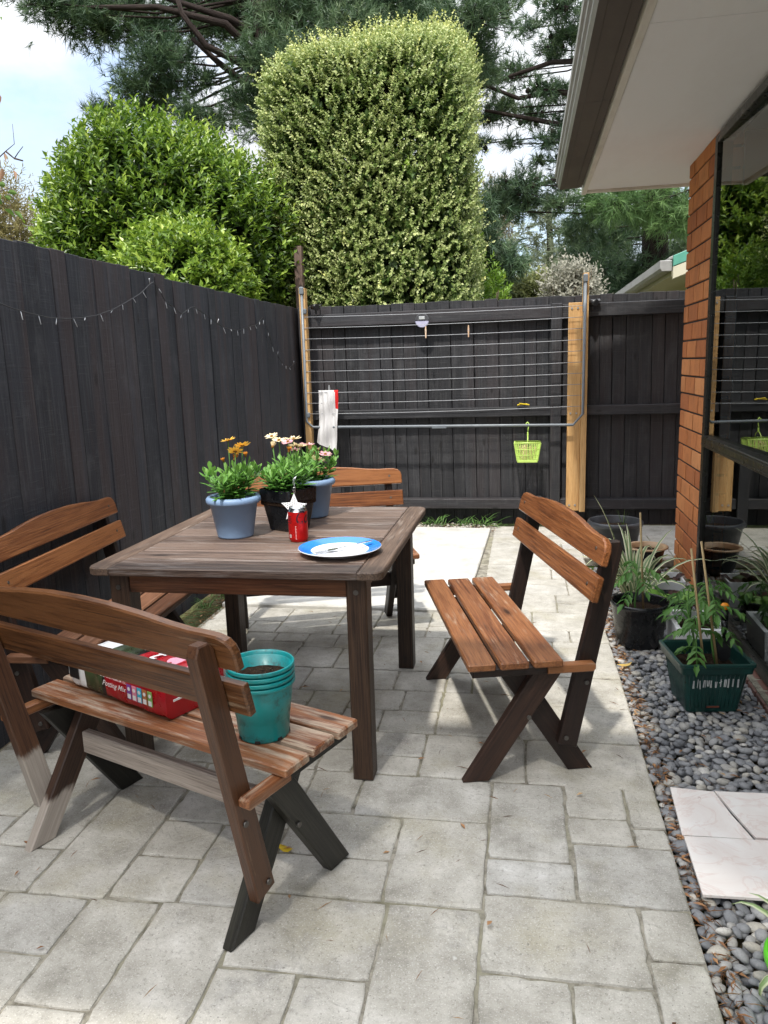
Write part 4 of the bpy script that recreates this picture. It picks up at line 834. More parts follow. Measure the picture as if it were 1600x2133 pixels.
blue_pot(cC, hC, 'pale blue pot of pink daisies, behind the black square pot', [(662, 958, -.03, .030, CRM, -.5, 0), (678, 947, .0, .027, PNK, .2, 0), (640, 927, .0, .032, PNK, .0, 0), (613, 938, -.02, .026, PNK, -.4, 0), (664, 938, .04, .011, CRM, 0, 1), (600, 922, .02, .026, PNK, .3, 0)], .11, .15, 5)
random.seed(9)
cB = (-.845, 2.66, tz); hB = ony(600, 1018, cB[1] - .03)[2] - tz; tB = thing('flowerpot', 'square black plastic pot of cream daisies, in the middle of the table', 'potted flowers', cB, RAD(-28))
def sq_ring(s0, z, rr=.012):
    return [(x, y, z) for x, y in rounded(-s0, s0, -s0, s0, (rr,) * 4)]
def sq_pot(levels, name, mat, parent, sxy=(1, 1), rr=.012):
    b = MB(); V = []; F = []; n = 24
    for s0, z in levels: V += [(x * sxy[0], y * sxy[1], z) for x, y, z in sq_ring(s0, z, rr)]
    for k in range(len(levels) - 1):
        for i in range(n): F.append([k * n + i, k * n + (i + 1) % n, (k + 1) * n + (i + 1) % n, (k + 1) * n + i])
    F.append(list(range(n))[::-1]); b.add(V, F, None, None, False); return b.build(name, mat, parent)
sq_pot([(.052, 0), (.054, .004), (.070, hB - .045), (.075, hB - .044), (.077, hB - .003), (.0765, hB), (.0735, hB), (.073, hB - .03), (.066, hB * .6)], 'pot', MT['potblack'], tB)
b = MB(); b.box((-.071, -.071, hB - .06), (.071, .071, hB - .025), .004); b.build('soil', MT['soil'], tB)
FB = [(566, 910, .03, .026, CRM, .3, 0), (581, 918, .0, .028, CRM, .1, 0), (568, 932, -.03, .022, CRM, -.5, 1), (611, 915, .02, .032, CRM, .0, 0), (600, 921, .06, .024, PNK, .3, 0), (617, 929, -.01, .030, CRM, -.2, 0), (602, 941, -.05, .020, ORG, 0, 1), (628, 930, .03, .024, CRM, .1, 0)]
fl = []
for f_ in flower_list(cB, FB, hB - .02):
    a = RAD(28); x, y = f_[0], f_[1]; fl.append((x * math.cos(a) - y * math.sin(a), x * math.sin(a) + y * math.cos(a)) + f_[2:])
daisy_plant(tB, (0, 0, hB - .02), .105, .14, fl, nst=32)
# soft drink can
cc = onz(618, 1130, tz); cc = (cc[0], cc[1] + .028, tz); can = thing('drink_can', 'red soft drink can with dark script lettering, in front of the black square pot', 'drink can', cc, RAD(8))
CR = m_metal('red_can', (.62, .012, .012), .28, .55); b = MB(); b.capb = False
ch_ = .118; b.lathe([(.0245, .004), (.027, .0), (.0285, .002), (.0325, .010), (.033, .014), (.033, ch_ - .018), (.0325, ch_ - .0145)], 48); b.build('body', CR, can)
b = MB(); b.capb = False; b.lathe([(.0325, ch_ - .0144), (.0275, ch_ - .003), (.0272, ch_), (.0258, ch_ - .0005), (.0252, ch_ - .004), (.0001, ch_ - .0045)], 48); b.build('lid', MT['steel'], can)
b = MB(); b.prism([(math.cos(a) * .011, math.sin(a) * .007) for a in np.linspace(0, 6.28, 17)[:-1]], (.004, 0, ch_ - .004), (1, 0, 0), (0, 1, 0), (0, 0, 1), .0015, .0004); b.build('ring_pull', MT['steel'], can)
DK = Mat('dark_ink', .35, .5, (.018, .006, .012)); PK = Mat('pale_ink', .4, .4, (.75, .45, .45))
def wrap(txt, size, ang0, z0, mat, name, parent, rad=.0332, shear=0, vert=False, sub=True, xs=1.0):
    V, F = text_mesh(txt, size, shear, 3, size * .006); b = MB(); Q = []
    for x, y, z in V:
        if vert: x, y = -y, x
        a = -math.pi / 2 + ang0 + x * xs / rad; Q.append((rad * math.cos(a), rad * math.sin(a), z0 + y))
    b.add(Q, F, None, None, False); return b.build(name, mat, parent)
wrap('Coca', .062, 1.12, .084, DK, 'script_lettering', can, .03335, .4, xs=.68)
def patch(a0, a1, z0, z1, mat, name, parent, rad=.0333, n=8):
    b = MB(); V = []
    for i in range(n + 1): a = -math.pi / 2 + a0 + (a1 - a0) * i / n; V += [(rad * math.cos(a), rad * math.sin(a), z0), (rad * math.cos(a), rad * math.sin(a), z1)]
    b.add(V, [[2 * i, 2 * i + 2, 2 * i + 3, 2 * i + 1] for i in range(n)], None, None, True); return b.build(name, mat, parent)
for z in (.088, .083, .078, .073, .066): patch(-1.25, -.55, z, z + .0022, DK, 'small_print', can)
for k_ in range(13): patch(-.16, -.03 - .03 * (k_ % 3), .012 + k_ * .0036, .0138 + k_ * .0036, PK, 'side_print', can); patch(-.95, -.65, .016, .027, Mat('pale_panel', .4, .4, (.75, .72, .7)), 'label_panel', can)
# plate and fork
pc = onz(708, 1140, tz + .018); pl = thing('dinner_plate', 'white dinner plate with a broad blue rim near the front right corner of the table', 'plate', (pc[0], pc[1], tz)); b = MB(); b.capb = False
PW = plastic('white_china', (.68, .69, .71), .12, .02); PB = plastic('blue_china', (.025, .19, .62), .12, .03)
b.lathe([(.0001, .003), (.07, .003), (.072, .0), (.078, .0), (.080, .004), (.125, .017), (.1315, .0195), (.132, .0212), (.1305, .0222)], 72); b.lathe([(.092, .0118), (.086, .0095), (.079, .0072), (.0001, .0068)], 72); b.build('dish', PW, pl)
b = MB(); b.capb = False; b.lathe([(.1305, .0223), (.126, .0210), (.092, .0119)], 72); b.build('rim', PB, pl)
fk = thing('fork', 'stainless steel fork lying across the white plate', 'fork', (pc[0] + .005, pc[1], tz + .012), RAD(32)); b = MB()
S = [(-.075, .0), (-.045, .0), (-.03, .002), (-.015, .006), (.01, .009), (.05, .012), (.1, .014)]
b.prism([(-.045, -.011), (-.028, -.010), (-.012, -.004), (.03, -.003), (.10, -.0065), (.106, 0), (.10, .0065), (.03, .003), (-.012, .004), (-.028, .010), (-.045, .011)], (0, 0, .004), (1, 0, .10), (0, 1, 0), (-.10, 0, 1), .0022, .0007)
for i in range(4): b.board((-.085, -.0095 + i * .0063, -.003), (-.044, -.0095 + i * .0063, .001), (0, 1, 0), .0032, .002, .0005)
b.build('fork', MT['steel'], fk)
# white star hung on the black pot
sc_ = ony(613, 1058, cB[1] - .105); stt = thing('star_ornament', 'white pierced metal star clipped to the rim of the black square pot', 'star ornament', sc_, RAD(-8)); stt.rotation_euler[0] = RAD(-6)
P = []
for i in range(10): r_ = .052 if i % 2 == 0 else .024; a = RAD(90 + 36 * i); P.append((r_ * math.cos(a), r_ * math.sin(a)))
b = MB(); b.prism(P, (0, 0, 0), (1, 0, 0), (0, 0, 1), (0, -1, 0), .003, .0012); s_ = b.build('star', MT['white'], stt)
b = MB()
for x in np.arange(-.045, .046, .0068):
    for z in np.arange(-.04, .05, .0068):
        z2 = z + (.0034 if int(round(x / .0068)) % 2 else 0); a = math.atan2(z2, x); q = (a - math.pi / 2) % (2 * math.pi / 5); q = abs(q - math.pi / 5); rr = math.hypot(x, z2)
        f_ = math.pi / 5 - q
        ro = .052 * .024 * math.sin(math.pi / 5) / (.052 * math.sin(f_) + .024 * math.sin(math.pi / 5 - f_))
        if rr < ro - .0055: b.tube([(x, -.0028, z2), (x, -.0034, z2)], .0016, 6)
b.build('holes', Mat('pierced_dark', .8, .2, (.06, .06, .065)), s_)
b = MB(); b.tube([(0, 0, .05), (-.003, -.003, .065), (.004, -.002, .085), (-.004, 0, .098), (.003, .002, .108)], .0016, 6); b.tube([(.003, 0, .052), (.006, -.002, .072), (-.005, -.002, .09), (.004, 0, .10), (.008, .002, .112)], .0014, 6); b.box((-.006, -.004, .062), (.006, .003, .072), .001); b.build('wire_clip', MT['steel'], stt)

# ================================================================== THINGS ON THE NEAR BENCH
zs = .396
tp = onz(545, 1540, zs); tp = (tp[0] - .005, tp[1] + .035, zs)
for i in range(4):
    hgt = .139; z0 = i * .0135; t = thing('plant_pot', ['teal plastic pot at the bottom of the nested stack, its drainage notches on the bench', 'second teal pot from the bottom of the nested stack', 'third teal pot from the bottom, just under the top one of the stack', 'topmost teal plastic pot of the nested stack, open and dirty inside'][i], 'plant pot', (tp[0], tp[1], tp[2] + z0), RAD(37 * i), 'nested teal pots on the near bench')
    b = MB(); b.capb = False; r0, r1 = .059 + .0002 * i, .0750
    b.lathe([(r0 * .8, .001), (r0, 0), (r0 + .001, .004), (r1 - .004, hgt - .010), (r1 + .004, hgt - .010), (r1 + .0055, hgt - .008), (r1 + .0055, hgt - .002), (r1 + .004, hgt), (r1 + .0008, hgt - .001), (r1 - .0015, hgt - .016), (r1 - .004, hgt - .04), (r0 - .001, .006), (.0001, .005)], 56); b.build('pot', MT['teal'], t)
    if i == 3: soil_disc(.069, hgt - .036).build('soil', MT['soil'], t); b = MB(); b.capb = False; b.lathe([(.0727, hgt - .012), (.0715, hgt - .018), (.0697, hgt - .036)], 48); b.build('soil_stain', MT['soil'], t)
    if i == 0:
        for k in range(7): a = 2 * math.pi * k / 7 + .3; b = MB(); b.prism([(-.007, 0), (.007, 0), (.006, .007), (-.006, .007)], ((r0 + .0012) * math.cos(a), (r0 + .0012) * math.sin(a), .0008), (-math.sin(a), math.cos(a), 0), (0, 0, 1), (math.cos(a), math.sin(a), 0), .0012, .0003); b.build('drainage_notch', MT['black'], t)
# bag of potting mix lying on its side
ang = RAD(-26); bagc = onz(285, 1475, zs + .05)
bg_ = thing('potting_mix_bag', 'red plastic bag of potting mix with white script lettering, lying on the near bench', 'bag', (-1.028, 1.832, zs), ang)
n1, n2 = 64, 40; V = []; F = []; MI = []; LX, LD, LH = .45, .19, .098
for i in range(n1):
    u = i / (n1 - 1); x = (u - .5) * LX; e = min(u, 1 - u); e = e if u < .5 else 1; k = min(1, (e / .10)) ** .55 if e < .10 else 1
    for j in range(n2):
        a = 2 * math.pi * j / n2; ca, sa = math.cos(a), math.sin(a); q = .32; yy = abs(ca) ** q * math.copysign(1, ca) * LD / 2 * (.80 + .20 * k); zz = (abs(sa) ** q * math.copysign(1, sa) * .5 + .5) * LH
        zz = LH * .42 + (zz - LH * .42) * (.22 + .78 * k) if e < .10 else zz
        cr = .0018 * math.sin(x * 60 + a * 3) + .0016 * math.sin(x * 140 - a * 5) + .0012 * math.sin(a * 13 + x * 55); cr *= (1.2 - .5 * k)
        V.append((x, yy + cr * ca, max(.002, zz + cr * (sa if sa > 0 else 0) - .012 * math.exp(-((u - .45) / .2) ** 2) * (zz > LH * .7))))
for i in range(n1 - 1):
    for j in range(n2):
        F.append((i * n2 + j, i * n2 + (j + 1) % n2, (i + 1) * n2 + (j + 1) % n2, (i + 1) * n2 + j)); u = i / n1; MI.append(1 if u < .22 else (2 if u < .40 else (3 if u < .43 else 0)))
RB_ = plastic('red_bag_film', (.36, .007, .014), .28, .10); WB = plastic('white_bag_film', (.72, .72, .72), .3, .05); GB = plastic('green_bag_print', (.035, .05, .022), .3, .8)
body = np_mesh('bag', np.array(V), np.array(F), [RB_, WB, GB, MT['black']], bg_, np.zeros(len(V)), None, True, mi=MI)
b = MB(); b.capb = False
for e, s in ((0, -1), (n1 - 1, 1)):
    b = MB(); R_ = [V[e * n2 + j] for j in range(n2)]; c = np.mean(R_, 0); VV = [tuple(c + (s * .004, 0, 0))] + R_; b.add(VV, [[0, 1 + j, 1 + (j + 1) % n2] for j in range(n2)], None, None, False); b.build('bag_end', RB_ if s > 0 else WB, bg_)

INK = Mat('white_ink', .4, .4, (.78, .76, .76))
def bag_side(txt, size, x, z, mat, name, shear=0, top=False, y=0.0, side=-1):
    Vt, Ft = text_mesh(txt, size, shear, 3, size * .008); b = MB()
    Q = [((x + a, y + c, LH + .0055 - .006) if top else (x + a, -LD / 2 - .0052, z + c)) for a, c, _ in Vt]; b.add(Q, Ft, None, None, False); return b.build(name, mat, bg_)
bag_side('DALTONS PREMIUM 15L', .0105, .018, .070, INK, 'small_lettering'); bag_side('Potting Mix', .0215, .018, .050, INK, 'script_lettering', .45)
for k, c in enumerate(((.20, .06, .30), (.75, .25, .35), (.05, .42, .60), (.42, .16, .05), (.22, .40, .10))):
    b = MB(); x = .078 + k * .0212; b.box((x, -LD / 2 - .0062, .030), (x + .017, -LD / 2 - .0050, .070), .0004); ic = b.build('icon', Mat('icon_print', .4, .4, c), bg_)
    b = MB(); b.box((x + .002, -LD / 2 - .0068, .032), (x + .015, -LD / 2 - .0063, .045), .0002); b.tube([(x + .0085, -LD / 2 - .0062, .058), (x + .0085, -LD / 2 - .0068, .058)], .0052, 12); b.build('icon_mark', INK, ic)
b = MB()
x = -.182
while x < -.138: w_ = random.choice((.0008, .0014, .002)); b.box((x, -LD / 2 - .0062, .032), (x + w_, -LD / 2 - .0050, .070), .0001); x += w_ + random.choice((.001, .0016))
b.build('barcode', MT['black'], bg_); b = MB(); b.board((LX / 2 + .0045, -LD / 2 + .02, .050), (LX / 2 + .0045, LD / 2 - .05, .052), (0, 0, 1), .006, .0016, .0004); b.build('end_stripe', INK, bg_)
bag_side('t', .09, .04, 0, INK, 'script_lettering', .3, True, .03); bag_side('R', .035, -.03, 0, INK, 'top_lettering', 0, True, .045)
b = MB(); b.prism([(math.cos(a) * .05, math.sin(a) * .03) for a in np.linspace(0, 6.28, 19)[:-1]], (.14, .03, LH - .0025), (1, 0, 0), (0, 1, 0), (0, 0, 1), .0015, .0004); b.build('flower_print', Mat('pink_print', .4, .4, (.75, .35, .45)), bg_)

# ================================================================== POTS AND PLANTS BY THE WINDOW
def round_pot(t, r0, r1, h, rim, lip, mat, soil_z, name='pot', n=56, smat=None):
    b = MB(); b.capb = False; b.lathe(pot_profile(r0, r1, h, rim, lip), n); b.build(name, mat, t)
    soil_disc(r0 + (r1 - r0) * soil_z / h - .003, soil_z).build('soil', smat or MT['soil'], t)
gp = onz(1285, 1152, 0); gp = (gp[0], gp[1] + .14, 0); hh = ony(1286, 1083, gp[1])[2]
t = thing('large_pot', 'large charcoal plastic pot standing against the far corner of the house', 'plant pot', gp); round_pot(t, .135, .165, hh, .035, .014, MT['potgrey'], hh - .05)
S = Strips()
for k in range(5): a = k * 1.3; S.add([np.array((.05, 0, hh - .05)) + np.array((math.cos(a) * .05 * q, math.sin(a) * .03 * q, .12 * q)) for q in (0, .5, 1)], [.004, .004, .001], (math.sin(a), -math.cos(a), 0), .1)
GRS = leafmat('grass_blades', [(.06, .12, .02), (.14, .22, .05)], .2, .5); S.build('seedling', GRS, t)
gz = onz(1348, 1198, 0); gz = (gz[0], gz[1] + .06, 0); hz = ony(1343, 1137, gz[1])[2]
t = thing('glazed_pot', 'small black glazed bowl pot with a tan rim, in front of the large charcoal pot', 'plant pot', gz)
b = MB(); b.capb = False; b.lathe([(.06, 0), (.066, .003), (.085, .05), (.10, hz - .03), (.105, hz - .012)], 48); b.build('bowl', MT['glaze'], t)
b = MB(); b.capb = False; b.lathe([(.105, hz - .0119), (.122, hz - .006), (.122, hz), (.115, hz + .003), (.098, hz), (.094, hz - .03)], 48); b.build('rim', MT['tan'], t); soil_disc(.095, hz - .03).build('soil', MT['soil'], t)
# variegated flax
FLX = leafmat('flax_blades', [(.15, .23, .10), (.20, .29, .13)], .2, .45, .5, (.72, .70, .46))
def blades(t, name, base, lst, mat, w=.017):
    S = Strips()
    for (az, lean, L, droop) in lst:
        d = np.array((math.cos(az), math.sin(az), 0)); p = np.array(base) + d * random.uniform(.0, .03); pts = []; el = lean; q = p.copy(); n = 9
        for i in range(n): pts.append(q.copy()); q = q + (d * math.cos(el) + np.array((0, 0, 1)) * math.sin(el)) * L / (n - 1); el -= droop * (i / n) * 2 / n * 2
        S.add(pts, [w * k for k in (.55, .85, 1, 1, .95, .85, .65, .4, .06)], (-math.sin(az) * .9, math.cos(az) * .9, .1), .3)
    return S.build(name, mat, t)
fb = onz(1312, 1262, 0.0); fb = (fb[0] + .02, fb[1] + .02, -.02)
t = thing('flax_plant', 'variegated flax with long cream edged strap leaves, growing between the pots', 'flax plant', fb)
L_ = []
for i in range(46): L_.append((random.uniform(0, 6.28), RAD(random.uniform(50, 86)), random.uniform(.28, .48), random.uniform(.6, 2.2)))
L_ += [(RAD(165), RAD(78), .60, .35), (RAD(172), RAD(72), .54, .6), (RAD(30), RAD(76), .46, .8), (RAD(200), RAD(62), .44, 1.0)]
blades(t, 'leaves', (0, 0, .02), L_, FLX, .024)
# tomato foliage
TOM = leafmat('tomato_leaves', [(.035, .10, .02), (.06, .16, .03), (.10, .23, .05), (.16, .31, .08)], .3, .55, .35)
def tomato(t, base, h, nleaf, seed, lean=(0, 0)):
    random.seed(seed); st = MB(); S = Strips(); p0 = np.array(base, float); pts = [p0 + np.array((lean[0] * q + .008 * math.sin(q * 7 + seed), lean[1] * q + .008 * math.cos(q * 5 + seed), h * q)) for q in np.linspace(0, 1, 8)]
    st.tube(pts, [.0045, .0045, .004, .004, .0035, .003, .0025, .002], 6); st.build('stem', DAISY_STEM, t); st2 = MB()
    for i in range(nleaf):
        q = .42 + .58 * i / nleaf; c = p0 + np.array((lean[0] * q, lean[1] * q, h * q)); az = i * 2.4 + seed; L = random.uniform(.10, .17) * (1.1 - .45 * q); el = RAD(random.uniform(15, 45)); d = np.array((math.cos(az), math.sin(az), 0)); cc_ = []
        for k in range(6): e2 = el - k * .28; c_prev = cc_[-1] if cc_ else c; cc_.append(c_prev + (d * math.cos(e2) + np.array((0, 0, math.sin(e2)))) * L / 5 if cc_ else c.copy())
        st2.tube(cc_, .0013, 4); sd_ = np.array((-math.sin(az), math.cos(az), 0))
        for k in (2, 3, 4, 5):
            for sg in ((-1, 1) if k < 5 else (0,)):
                dd = d * (.55 if sg else 1) + sd_ * sg * .85 + np.array((0, 0, -.35 - .15 * k / 5)); dd = unit(dd[None])[0]; l = random.uniform(.030, .046) * (.75 if k == 2 else 1) * (1.15 if k == 5 else 1); w = l * .50; s2 = np.cross(dd, (0, 0, 1.0)); r = min(1, random.uniform(.1, .7) + .3 * q)
                S.add([cc_[k] + dd * l * v + np.array((0, 0, -.012 * v * v)) for v in (0, .2, .38, .55, .75, 1)], [.004, w * .85, w * .75, w * 1.0, w * .5, .002], s2, random.uniform(.1, .35), r)
    S.build('leaves', TOM, t); st2.build('leaf_stalks', DAISY_STEM, t)
def stake(t, base, top):
    b = MB(); b.tube([base, top], [.0048, .0042], 8); b.build('bamboo_stake', MT['cane'], t)
bp = onz(1338, 1352, 0); bp = (bp[0], bp[1] + .105, -.015); hb = ony(1325, 1250, bp[1])[2] + .015
t = thing('tomato_pot', 'round glossy black pot with a young tomato plant tied to one cane', 'potted plant', bp); round_pot(t, .097, .122, hb, .02, .006, MT['potblack'], hb - .045)
tomato(t, (-.015, -.01, hb - .045), .24, 9, 4, (-.01, 0)); q = ony(1334, 1068, bp[1]); stake(t, (.015, 0, hb - .05), (q[0] - bp[0], 0, q[2] - bp[2]))
# white tray with lettuce, black bowl, white box
wt = onz(1372, 1240, 0); wt = (.705, 4.065, -.012); t = thing('white_tray', 'white plastic trough behind the black pots, holding red leaf lettuce', 'planter', wt)
def trough(t, sx_, sy_, h, mat, wall=.008, taper=.88, soil=.03, name='trough', rim=0):
    lv = [(taper, 0), (taper, .004), (1, h - .012), (1 + rim, h - .011), (1 + rim, h), (1 - wall / sx_ * 1.2, h), (1 - wall / sx_ * 1.4, h - soil - .02)]
    o = sq_pot([(k, z) for k, z in lv], name, mat, t, (sx_, sy_), .12 if False else .03); b = MB(); k = 1 - wall / sx_ * 1.5; b.box((-sx_ * k + .004, -sy_ * k + .004, h - soil - .02), (sx_ * k - .004, sy_ * k - .004, h - soil), .004); b.build('soil', MT['soil'], t); return o
trough(t, .107, .088, .134, MT['white'], soil=.025)
LET = leafmat('red_lettuce', [(.05, .018, .018), (.10, .04, .025), (.10, .16, .03)], .3, .5); LGR = leafmat('green_lettuce', [(.12, .26, .03), (.20, .40, .06), (.30, .50, .12)], .35, .5)
def lettuce(t, base, n, L, mat, seed, name='lettuce'):
    random.seed(seed); S = Strips()
    for i in range(n):
        az = i * 2.4; el = RAD(random.uniform(35, 80)); d = np.array((math.cos(az), math.sin(az), 0)); l = L * random.uniform(.7, 1.1); pts = [np.array(base) + d * math.cos(el - v * .7) * l * v + np.array((0, 0, math.sin(el - v * .7) * l * v + .006 * math.sin(v * 9 + i))) for v in (0, .25, .5, .7, .88, 1)]
        S.add(pts, [l * k for k in (.12, .28, .48, .62, .5, .15)], (-math.sin(az), math.cos(az), .0), random.uniform(.15, .5))
    return S.build(name, mat, t)
lettuce(t, (-.04, .02, .105), 12, .10, LET, 3); lettuce(t, (.06, .0, .105), 9, .085, LET, 8)
bb = onz(1392, 1272, 0); bb = (.702, 3.765, -.012); t = thing('lettuce_bowl', 'low black bowl pot of green lettuce beside the white trough', 'potted plant', bb); round_pot(t, .085, .108, .12, .014, .005, MT['potblack'], .095)
lettuce(t, (-.03, -.03, .095), 10, .10, LGR, 5); lettuce(t, (.04, .0, .095), 10, .09, LGR, 6); lettuce(t, (.0, .05, .095), 9, .09, LET, 7)
wb = onz(1440, 1385, 0); wb = (.742, 3.395, -.012); t = thing('white_tray', 'white foam box of seedlings behind the dark green pot', 'planter', wb); trough(t, .103, .14, .128, MT['white'], wall=.016, taper=.93, soil=.03, name='foam_box')
tomato(t, (-.03, .0, .09), .20, 8, 12); tomato(t, (.06, .06, .09), .21, 8, 15)
# dark green ribbed pot with two tomatoes
b0 = onz(1424, 1481, 0); b1 = onz(1529, 1476, 0); gc_ = ((b0[0] + b1[0]) / 2, (b0[1] + b1[1]) / 2 + .088, -.006); hg_ = ony(1468, 1384, gc_[1] - .125)[2] + .006
ga = math.atan2(b1[1] - b0[1], b1[0] - b0[0]) * .6
t = thing('tomato_pot', 'square dark green ribbed pot with two staked tomato plants and a chalky scrawl', 'potted plant', gc_, ga)
s0, s1 = .090, .118
sq_pot([(s0, 0), (s0 + .001, .003), (s1 - .006, hg_ - .040), (s1 + .006, hg_ - .038), (s1 + .010, hg_ - .012), (s1 + .014, hg_ - .010), (s1 + .014, hg_), (s1 + .004, hg_ + .001), (s1 - .001, hg_ - .004), (s1 - .010, hg_ - .06)], 'pot', MT['greenpot'], t, (1, 1), .014)
b = MB()
for f_ in range(4):
    ca, sa = math.cos(f_ * math.pi / 2), math.sin(f_ * math.pi / 2)
    for k in range(13):
        u = -0.86 + 1.72 * k / 12; R3 = lambda x, y, z: np.array((x * ca - y * sa, x * sa + y * ca, z)); zt = hg_ - .044; st_ = s0 + (s1 - .006 - s0) * zt / (hg_ - .04)
        p, q = R3(u * (s0), -s0 - .0005, .012), R3(u * st_, -st_ - .0005, zt); b.tube([p, q], .0022, 5)
b.build('ribs', MT['greenpot'], t)
soil_ = MB(); soil_.box((-s1 + .014, -s1 + .014, hg_ - .08), (s1 - .014, s1 - .014, hg_ - .047), .004); soil_.build('soil', MT['soil'], t)
b = MB(); random.seed(21); x = -.078
while x < .082:
    zc = hg_ * .60 + random.uniform(-.004, .004); fy = -(s0 + (s1 - .006 - s0) * zc / (hg_ - .04)) - .0034; hgt = random.uniform(.010, .017)
    for _ in range(random.choice((1, 2, 3))): dx = random.uniform(-.004, .004); b.board((x + dx, fy - .0005, zc - hgt), (x + dx + random.uniform(-.003, .003), fy - .0022, zc + hgt), (1, 0, 0), random.uniform(.0018, .0034), .0008, .0002)
    if random.random() < .4: b.board((x - .004, fy - .001, zc), (x + .006, fy - .001, zc + random.uniform(-.008, .008)), (0, 0, 1), .0022, .0008, .0002)
    x += random.uniform(.009, .019)
b.build('chalk_scrawl', MT['chalk'], t)
b = MB(); b.box((-.026, -s0 - .0065, .016), (.022, -s0 - .001, .026), .001); b.build('drainage_slot', MT['black'], t)
b = MB(); b.board((-.024, -s0 - .0075, .021), (.02, -s0 - .0072, .022), (0, 0, 1), .004, .0008, .0002); b.build('red_wear_mark', Mat('red_wear', .6, .3, (.22, .06, .03)), t)
tomato(t, (-.04, -.03, hg_ - .047), .17, 4, 2, (-.01, .0)); tomato(t, (.035, .01, hg_ - .047), .29, 8, 9, (-.01, .03)); tomato(t, (-.02, .06, hg_ - .047), .24, 6, 31, (-.02, .04))
def local(px, py, y, loc, rz): p = ony(px, py, y) - np.array(loc); c, s_ = math.cos(-rz), math.sin(-rz); return (p[0] * c - p[1] * s_, p[0] * s_ + p[1] * c, p[2])
stake(t, (-.022, -.055, hg_ - .05), local(1440, 1143, gc_[1] - .03, gc_, ga)); stake(t, (.04, -.01, hg_ - .05), local(1461, 1128, gc_[1] + .05, gc_, ga))
tr_ = thing('hand_trowel', 'black hand trowel with an orange tipped handle standing in the dark green pot', 'trowel', (gc_[0] + .072, gc_[1] + .035, gc_[2] + hg_ - .06)); b = MB()
b.prism([(-.002, 0), (.002, 0), (.022, .03), (.026, .09), (.012, .105), (-.012, .105), (-.026, .09), (-.022, .03)], (0, .0, 0), (1, 0, 0), (0, .1, 1), (0, -1, .1), .003, .001); b.build('blade', MT['black'], tr_)
b = MB(); b.tube([(0, .01, .10), (0, .014, .135), (0, .017, .165)], [.006, .012, .0125], 12); b.tube([(0, .017, .1655), (0, .022, .205)], [.0125, .0135], 12); b.build('handle', MT['potblack'], tr_); b = MB(); b.tube([(0, .0222, .2055), (0, .024, .222), (0, .0245, .228)], [.0145, .0145, .008], 14); b.build('handle_tip', plastic('orange_tip', (.75, .26, .01)), tr_)
# lime pot with strap leaves, cut by the frame
lp = onz(1640, 2110, 0); lp = (lp[0] + .050, lp[1] - .01, -.012); t = thing('lime_pot', 'bright lime green pot in the bottom right corner with pale strap leaves', 'potted plant', lp); round_pot(t, .072, .092, .14, .02, .007, MT['limepot'], .115)
SP_ = leafmat('spider_leaves', [(.16, .25, .09), (.22, .32, .13)], .2, .45, .5, (.50, .55, .34)); random.seed(4)
blades(t, 'leaves', (0, 0, .115), [(RAD(200), RAD(22), .15, 2.6), (RAD(140), RAD(64), .17, 1.4), (RAD(100), RAD(55), .16, 1.5)] + [(random.uniform(0, 6.28), RAD(random.uniform(40, 80)), .2, 1.5) for _ in range(3)], SP_, .02)
# tiles on the pebbles
def tile(name, label, pts, z, tilt=(0, 0)):
    c = np.mean(pts, 0); t = MB(); t.prism([(p[0] - c[0], p[1] - c[1]) for p in pts], (0, 0, 0), (1, 0, 0), (0, 1, 0), (0, 0, 1), .0085, .001); o = t.build(name, MT['tile'], None, label=label, cat='tile', group='pale marbled tiles lying on the pebbles'); o.location = (c[0], c[1], z); o.rotation_euler = (*tilt, 0)
T_ = lambda px, py: onz(px, py, .006)[:2]
A, B, Cq, D = T_(1396, 1639), T_(1487, 1649), T_(1571, 1748), T_(1422, 1737); e1 = np.array(T_(1600, 1650)); e2 = np.array(T_(1600, 1750)); dir1 = e1 - B
tile('broken_tile', 'left piece of the cracked pale pink marbled tile', [A, B, (np.array(B) + Cq) / 2 + (-.004, .003), Cq + (0, .005), D + (0, .004)], -.004, (.02, -.012))
tile('broken_tile', 'right piece of the cracked pale pink marbled tile, running out of frame', [np.array(B) + (.003, 0), np.array(B) + (.19, .012), np.array(Cq) + (.12, .006), np.array(Cq) + (.006, .006), (np.array(B) + Cq) / 2 + (.003, .005)], -.001, (.0, .014))
A2, D2 = np.array(T_(1424, 1741)), np.array(T_(1464, 1868)); w_ = np.array((.29, .012)); D2 = D2 + (0, .0); tile('whole_tile', 'unbroken pale pink marbled tile nearest the camera', [A2 - (0, .004), D2, D2 + w_, A2 + w_ - (0, .004)], .002, (-.015, .0))
